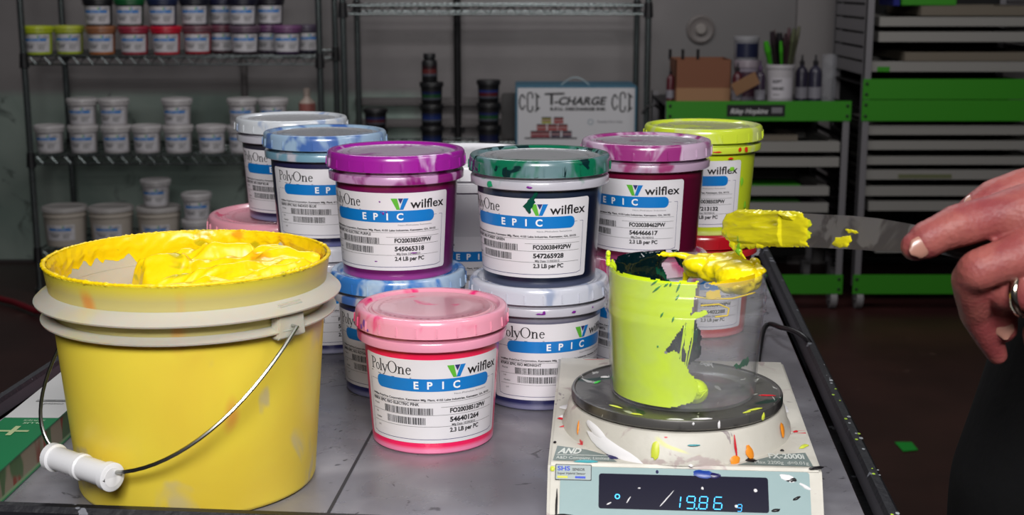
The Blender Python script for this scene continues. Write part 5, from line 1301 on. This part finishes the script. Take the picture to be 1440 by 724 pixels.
def frame(label, xa, xb, za, zb, y0, dep, mat=M_FRAME, group='screen frames in the rack carts', name='silk_screen'):
    t = thing(name, label, 'screen', (xa, y0, za), 0, group); w, h_ = xb-xa, zb-za; s_ = .035
    b = MB(); b.box(0, w, 0, s_, 0, h_); b.box(0, w, dep-s_, dep, 0, h_); b.box(0, s_, s_, dep-s_, 0, h_); b.box(w-s_, w, s_, dep-s_, 0, h_); b.build('frame', mat, t, smooth=False)
    b = MB(); b.box(s_, w-s_, s_, dep-s_, .001, .002); b.build('mesh', M_MESHD, t, smooth=False)
M_FR2 = pmat('screen_frame_wood', (104, 96, 84), .7); M_FR3 = pmat('screen_frame_ink', (96, 100, 70), .6)
inx1, inx2 = xr1-.032, xl2+.032
n_ = 0
for i, (ya, yb, l_) in enumerate(((200, 214, 'uppermost wide grey screen frame in the lower cart'), (222, 235, 'second grey screen frame from the top in the lower cart'), (264, 276, 'third grey screen frame in the lower cart, under the empty gap'), (287, 300, 'lowest grey screen frame in the lower cart'))):
    frame(l_, xl1+.032, inx1-(.03 if i > 1 else 0.0), z5(yb), z5(ya), Y5+.012+.01*(i > 1), .48)
    if i > 1:
        b = MB(); b.box(0, .46, 0, .12, 0, .004); o = b.build('green_sheet', M_GREENM, loc=(xl1+.06, Y5+.05, z5(ya)+.0005), smooth=False); tag(o, 'thin green sheet lying on the %s frame of the lower cart' % ('third' if i == 2 else 'lowest'), 'sheet')
frame('short dark screen frame high in the lower cart', xl1+.08, on_y(1124, 195, Y5).x, z5(199), z5(191), Y5+.03, .4, M_FR2)
for i, (ya, yb, x_off, mt, l_) in enumerate(((177, 190, 0, M_FRAME, 'first grey screen frame below the green panels of the tall cart'), (199, 211, 0, M_FRAME, 'second grey screen frame below the green panels of the tall cart'), (221, 232, 0, M_FRAME, 'third grey screen frame below the green panels of the tall cart'),
                                 (240, 253, 0, M_FRAME, 'fourth grey screen frame below the green panels, with ink stained edge'), (263, 276, 0, M_FRAME, 'fifth grey screen frame below the green panels of the tall cart'), (284, 297, .015, M_FRAME, 'sixth grey screen frame of the tall cart, above the knife'), (351, 356, .05, M_FRAME, 'thin grey screen frame low in the tall cart'),
                                 (87, 101, 0, M_FRAME, 'grey screen frame just above the green panels, with a bit of green tape'), (74, 86, .12, M_FR2, 'brown wooden screen frame in the upper part of the tall cart'), (45, 59, .02, M_FRAME, 'second bright screen frame from the top of the tall cart'), (24, 37, .02, M_FRAME, 'bright screen frame near the top edge of the tall cart'), (9, 22, .17, M_FR2, 'brownish screen frame at the very top right of the tall cart'))):
    frame(l_, inx2+x_off, xr2-.032, z5(yb), z5(ya), Y5+.012, .46, mt)
b = MB(); b.box(0, .20, -.0008, .0, 0, .016); 
o = b.build('ink_stain', M_FR3, [q for q in COL.objects if q.get('label', '').startswith('fourth grey screen')][0], loc=(.12, 0, .004), smooth=False)
b = MB(); b.box(0, .046, -.0015, .0, 0, .018); b.build('tape', M_GREENM, [q for q in COL.objects if q.get('label', '').startswith('grey screen frame just above')][0], loc=(.02, 0, 0), smooth=False)
a = on_y(1268, 9, Y5+.03); b = MB(); b.box(0, .20, 0, .3, 0, .05); o = b.build('green_box', M_GREENM, loc=(a.x, Y5+.03, z5(8)), smooth=False, bevel=.003); tag(o, 'bright green box at the top of the tall cart', 'box')
b = MB(); b.box(0, .022, 0, .2, 0, .06); o = b.build('blue_box', cmat((24, 30, 110)), loc=(a.x-.03, Y5+.03, z5(8)), smooth=False); tag(o, 'narrow dark blue box left of the green box at the top of the tall cart', 'box')
# ---------------- things on top of the lower cart
ZT = z5(142)-.0195
YT = 5.2
X5 = lambda px, Y=YT, py=115: on_y(px, py, Y).x
zY = lambda py, Y=YT: on_y(1100, py, Y).z
hb_ = zY(84)-ZT
t = thing('cardboard_box', 'brown cardboard box with open front flap on the lower cart', 'box', (X5(950), YT, ZT)); w = X5(1028)-X5(950); mC = pmat('cardboard', (118, 74, 52), .8); mC2 = pmat('cardboard_light', (150, 112, 80), .8)
b = MB(); b.box(0, w, 0, .003, .05, hb_); b.box(0, w, .2, .203, 0, hb_); b.box(0, .003, 0, .2, 0, hb_); b.box(w-.003, w, 0, .2, 0, hb_); b.box(0, w, 0, .2, 0, .003); b.build('carton_walls', mC, t, smooth=False)
b = MB(); b.box(.004, w-.004, -.006, -.002, 0, .052); b.build('flap', mC2, t, smooth=False)
b = MB()
for x in (.0, .05, .11):
    b.tube([(x, .2, hb_-.01), (x, .2, hb_+.03)], .006, 8)
b.build('cords', M_BLK, t)
def simple_bottle(label, px, pt, r, cb, cc, name='ink_bottle', Y=YT):
    t = thing(name, label, 'bottle', (X5(px, Y), Y, ZT)); h_ = zY(pt, Y)-ZT
    b = MB(); b.lathe([(0, 0), (r, 0), (r, h_*.62), (r*.8, h_*.70), (r*.35, h_*.76), (r*.35, h_*.80)], 28); b.build('bottle_body', cmat(cb), t)
    b = MB(); b.lathe([(r*.4, h_*.79), (r*.4, h_*.86), (r*.2, h_*.88), (r*.12, h_), (0, h_)], 20); b.build('nozzle', cmat(cc), t)
    b = MB(); b.lathe([(r*1.012, h_*.08), (r*1.012, h_*.32)], 28); b.build('bottle_label', cmat((130, 128, 136)), t)
simple_bottle('dark bottle with nozzle right behind the brush bucket', 1127, 77, .024, (36, 32, 50), (24, 22, 26))
simple_bottle('dark bottle with nozzle and white label beside the clear cylinder', 1146, 77, .026, (40, 38, 56), (24, 22, 26))
simple_bottle('small dark red bottle left of the cardboard box', 943, 94, .016, (80, 22, 34), (30, 20, 24), Y=5.25)
simple_bottle('dark red bottle between cardboard box and blue labelled tub', 1037, 88, .020, (70, 18, 30), (24, 20, 24), Y=5.14)
simple_bottle('dark purple bottle just left of the brush bucket', 1069, 86, .020, (44, 30, 50), (80, 60, 90), Y=5.14)
b = MB(); b.lathe([(0, 0), (.028, 0), (.030, .18), (.0285, .18), (.0265, .004), (0, .004)], 32); o = b.build('clear_cylinder', M_CLEAR, loc=(X5(1165), YT, ZT)); tag(o, 'tall clear plastic cylinder at the right end of the lower cart top', 'cylinder')
# pale tub carrying the blue labelled tub
def cyl_tub(label, px, z0, pt, r, cb, cl, band, Y, name='paint_tub', under=False):
    h_ = zY(pt, Y)-z0; t = thing(name, label, 'tub', (X5(px, Y), Y, z0))
    b = MB(); b.lathe([(0, 0), (r*.9, 0), (r*.92, .002), (r*.95, h_*.86)], 36); b.build('tub_body', cmat(cb), t)
    b = MB(); b.lathe([(r*.95, h_*.82), (r, h_*.82), (r, h_*.98), (r*.97, h_), (0, h_*.98)], 36); b.build('lid', cmat(cl), t)
    b = MB(); n = 14; vs = []
    for z in (.12*h_, .72*h_):
        for i in range(n+1): a = math.radians(-60+120*i/n); vs.append((r*.955*math.sin(a), -r*.955*math.cos(a), z))
    b.add(vs, [(i, i+1, n+2+i, n+1+i) for i in range(n)])
    sw = [(.0, .35), (.3, .45), (.7, .75)]
    b.build('label', cmat(band), t); return h_
YQ = 5.25
cyl_tub('pale tub with reddish label under the blue labelled tub', 1050, ZT, 84, .052, (130, 122, 134), (134, 124, 132), (60, 34, 48), YQ)
cyl_tub('white tub with dark blue label, topmost behind the cardboard box', 1048, ZT + (zY(84, YQ)-ZT)+.0005, 51, .050, (128, 128, 134), (138, 138, 142), (26, 30, 56), YQ)
b = MB(); b.box(0, .10, 0, .003, 0, .05); o = b.build('cardboard_flap', mC2, loc=(X5(1036, 5.10), 5.10, ZT+.03), smooth=False); o.rotation_euler = (math.radians(14), math.radians(-28), 0)
b.v = []; tag(o, 'loose piece of brown cardboard leaning left of the brush bucket', 'cardboard')
# brush bucket and its tools
Yb = 5.15; r = .052; xb = X5(1097, Yb); hq = zY(90, Yb)-ZT
t = thing('tool_bucket', 'white bucket holding brushes and green squeegees on the lower cart', 'bucket', (xb, Yb, ZT))
b = MB(); b.lathe([(0, 0), (r*.92, 0), (r*.93, .002), (r*.98, hq*.9), (r*1.04, hq*.9), (r*1.04, hq), (r*.98, hq), (r*.95, hq*.9), (r*.9, .004), (0, .004)], 40); b.build('bucket_body', cmat((176, 172, 176)), t)
f = Flat(); f.rrect(-.045, .02, .045, .105, .002, 0, 0); f.text('SOFT', -.040, .078, .011, 1, .0004, bold=.04); f.text('HAND', -.040, .052, .011, 1, .0004, bold=.04); f.text('cleaner', -.038, .032, .007, 1, .0004)
b = MB(); f.put(b, lambda x, y, l: ((r*.965+l)*math.sin(x/r), -(r*.965+l)*math.cos(x/r), y)); b.build('label', [cmat((190, 186, 192)), M_BLACK], t, weld=False)
tools = [(1088, 1077, 58, (48, 130, 22), .0125, 'wide bright green squeegee leaning left in the tool bucket'), (1104, 1098, 58, (48, 130, 22), .007, 'slim bright green stick in the middle of the tool bucket'), (1093, 1086, 44, (30, 20, 26), .012, 'dark brush handle left of the slim green stick'), (1101, 1096, 46, (16, 14, 18), .014, 'thick black handle in the middle of the tool bucket'),
         (1107, 1110, 39, (70, 50, 54), .008, 'reddish brown brush standing upright in the tool bucket'), (1110, 1117, 40, (66, 70, 50), .009, 'olive grey brush at the right of the tool bucket'), (1113, 1124, 37, (74, 74, 58), .008, 'olive brush leaning furthest right in the tool bucket'), (1098, 1089, 41, (90, 80, 80), .006, 'thin grey stick behind the dark brush handles'), (1100, 1105, 47, (40, 26, 30), .008, 'dark brown handle between the black handle and the reddish brush')]
tools = [q[:4] + (q[4]*1.45,) + q[5:] for q in tools]
for i, (pb, pt, py, c, w_, l_) in enumerate(tools):
    yy = Yb + (-.004, -.02, 0, .012, .022, -.02, .01, .03, .0)[i]
    top_ = Vector((X5(pt, yy, py), yy, zY(py, yy))); bot = Vector((xb + (X5(pb, yy)-xb)*.55, Yb+(yy-Yb)*.6, ZT+.03)); tt = thing('brush' if i > 1 else 'squeegee', l_, 'tool', tuple(bot))
    d = top_-bot; b = MB(); b.tube([(0, 0, 0), d*.55, d*.8], [w_*.6, w_*.7, w_*.95], 10, flat=.7); b.build('handle', cmat(c), tt); b = MB(); b.tube([d*.8, d*.86, d], [w_*.95, w_, w_*.7], 10, flat=.7); b.build('tip', cmat(tuple(min(255, int(q*1.15)+6) for q in c)), tt)
# dark clutter left of the cart
b = MB(); cc = [on_y(903, 160, 5.1), on_y(910, 150, 5.1), on_y(920, 147, 5.1), on_y(928, 152, 5.12), on_y(930, 165, 5.15), on_y(924, 200, 5.2), on_y(918, 330, 5.3), on_y(918, 370, 5.4)]
b.tube(cc, .006, 8); 
tag(b.build('black_cable', M_BLK), 'black cable hanging between the middle rack and the lower cart', 'cable')
# round fixture on the wall
q = on_y(985, 41, 5.9); t = thing('wall_fixture', 'round pale disc fixture on the back wall above the lower cart', 'fixture', (q.x, 5.9, q.z))
b = MB(); b.lathe([(0, .018), (.020, .018), (.022, .014), (.045, .012), (.052, .016), (.060, .012), (.062, 0)], 48); o = b.build('disc', pmat('fixture_grey', (112, 106, 104), .5), t); o.rotation_euler = (PI/2, 0, 0)
b = MB(); b.lathe([(0, .030), (.018, .030), (.024, .024), (.024, .016)], 32); o = b.build('centre_cap', pmat('fixture_cap', (142, 136, 132), .5), t); o.rotation_euler = (PI/2, 0, 0)
# white pilaster at the wall behind the tall cart and flat tape on the floor
w = MB(); a = on_y(1118, 100, 5.86); e = on_y(1190, 100, 5.86); w.box(a.x, e.x, 5.86, 5.9, 0, 3.0); tag(w.build('trim_1', pmat('trim_paint', (134, 130, 130), .7), smooth=False), kind='structure')
q = on_z(1274, 628, .001); b = MB(); vs = [on_z(*v, .0015) for v in ((1258, 622), (1282, 622), (1291, 633), (1270, 635))]; b.add(vs + [v+Vector((0, 0, .0015)) for v in vs], [(3, 2, 1, 0), (4, 5, 6, 7), (0, 1, 5, 4), (1, 2, 6, 5), (2, 3, 7, 6), (3, 0, 4, 7)])
tag(b.build('tape_scrap', pmat('tape_green', (24, 150, 50), .5), smooth=False), 'small green scrap of tape lying on the dark floor', 'tape')
# dark red hose on the floor at the far left
b = MB(); pts = [on_z(-60, 415, .02), on_z(0, 420, .02), on_z(20, 425, .02), on_z(50, 437, .02), on_z(90, 440, .02), on_z(150, 450, .02)]; b.tube(pts, .012, 10)
tag(b.build('red_hose', pmat('hose_red', (110, 16, 30), .5)), 'dark red hose lying on the floor at the far left', 'hose')
w = MB(); w.box(-4.5, 4.5, 5.885, 5.9, 0, .012); tag(w.build('baseboard_back', pmat('base_paint', (70, 66, 66), .6), smooth=False), kind='structure')
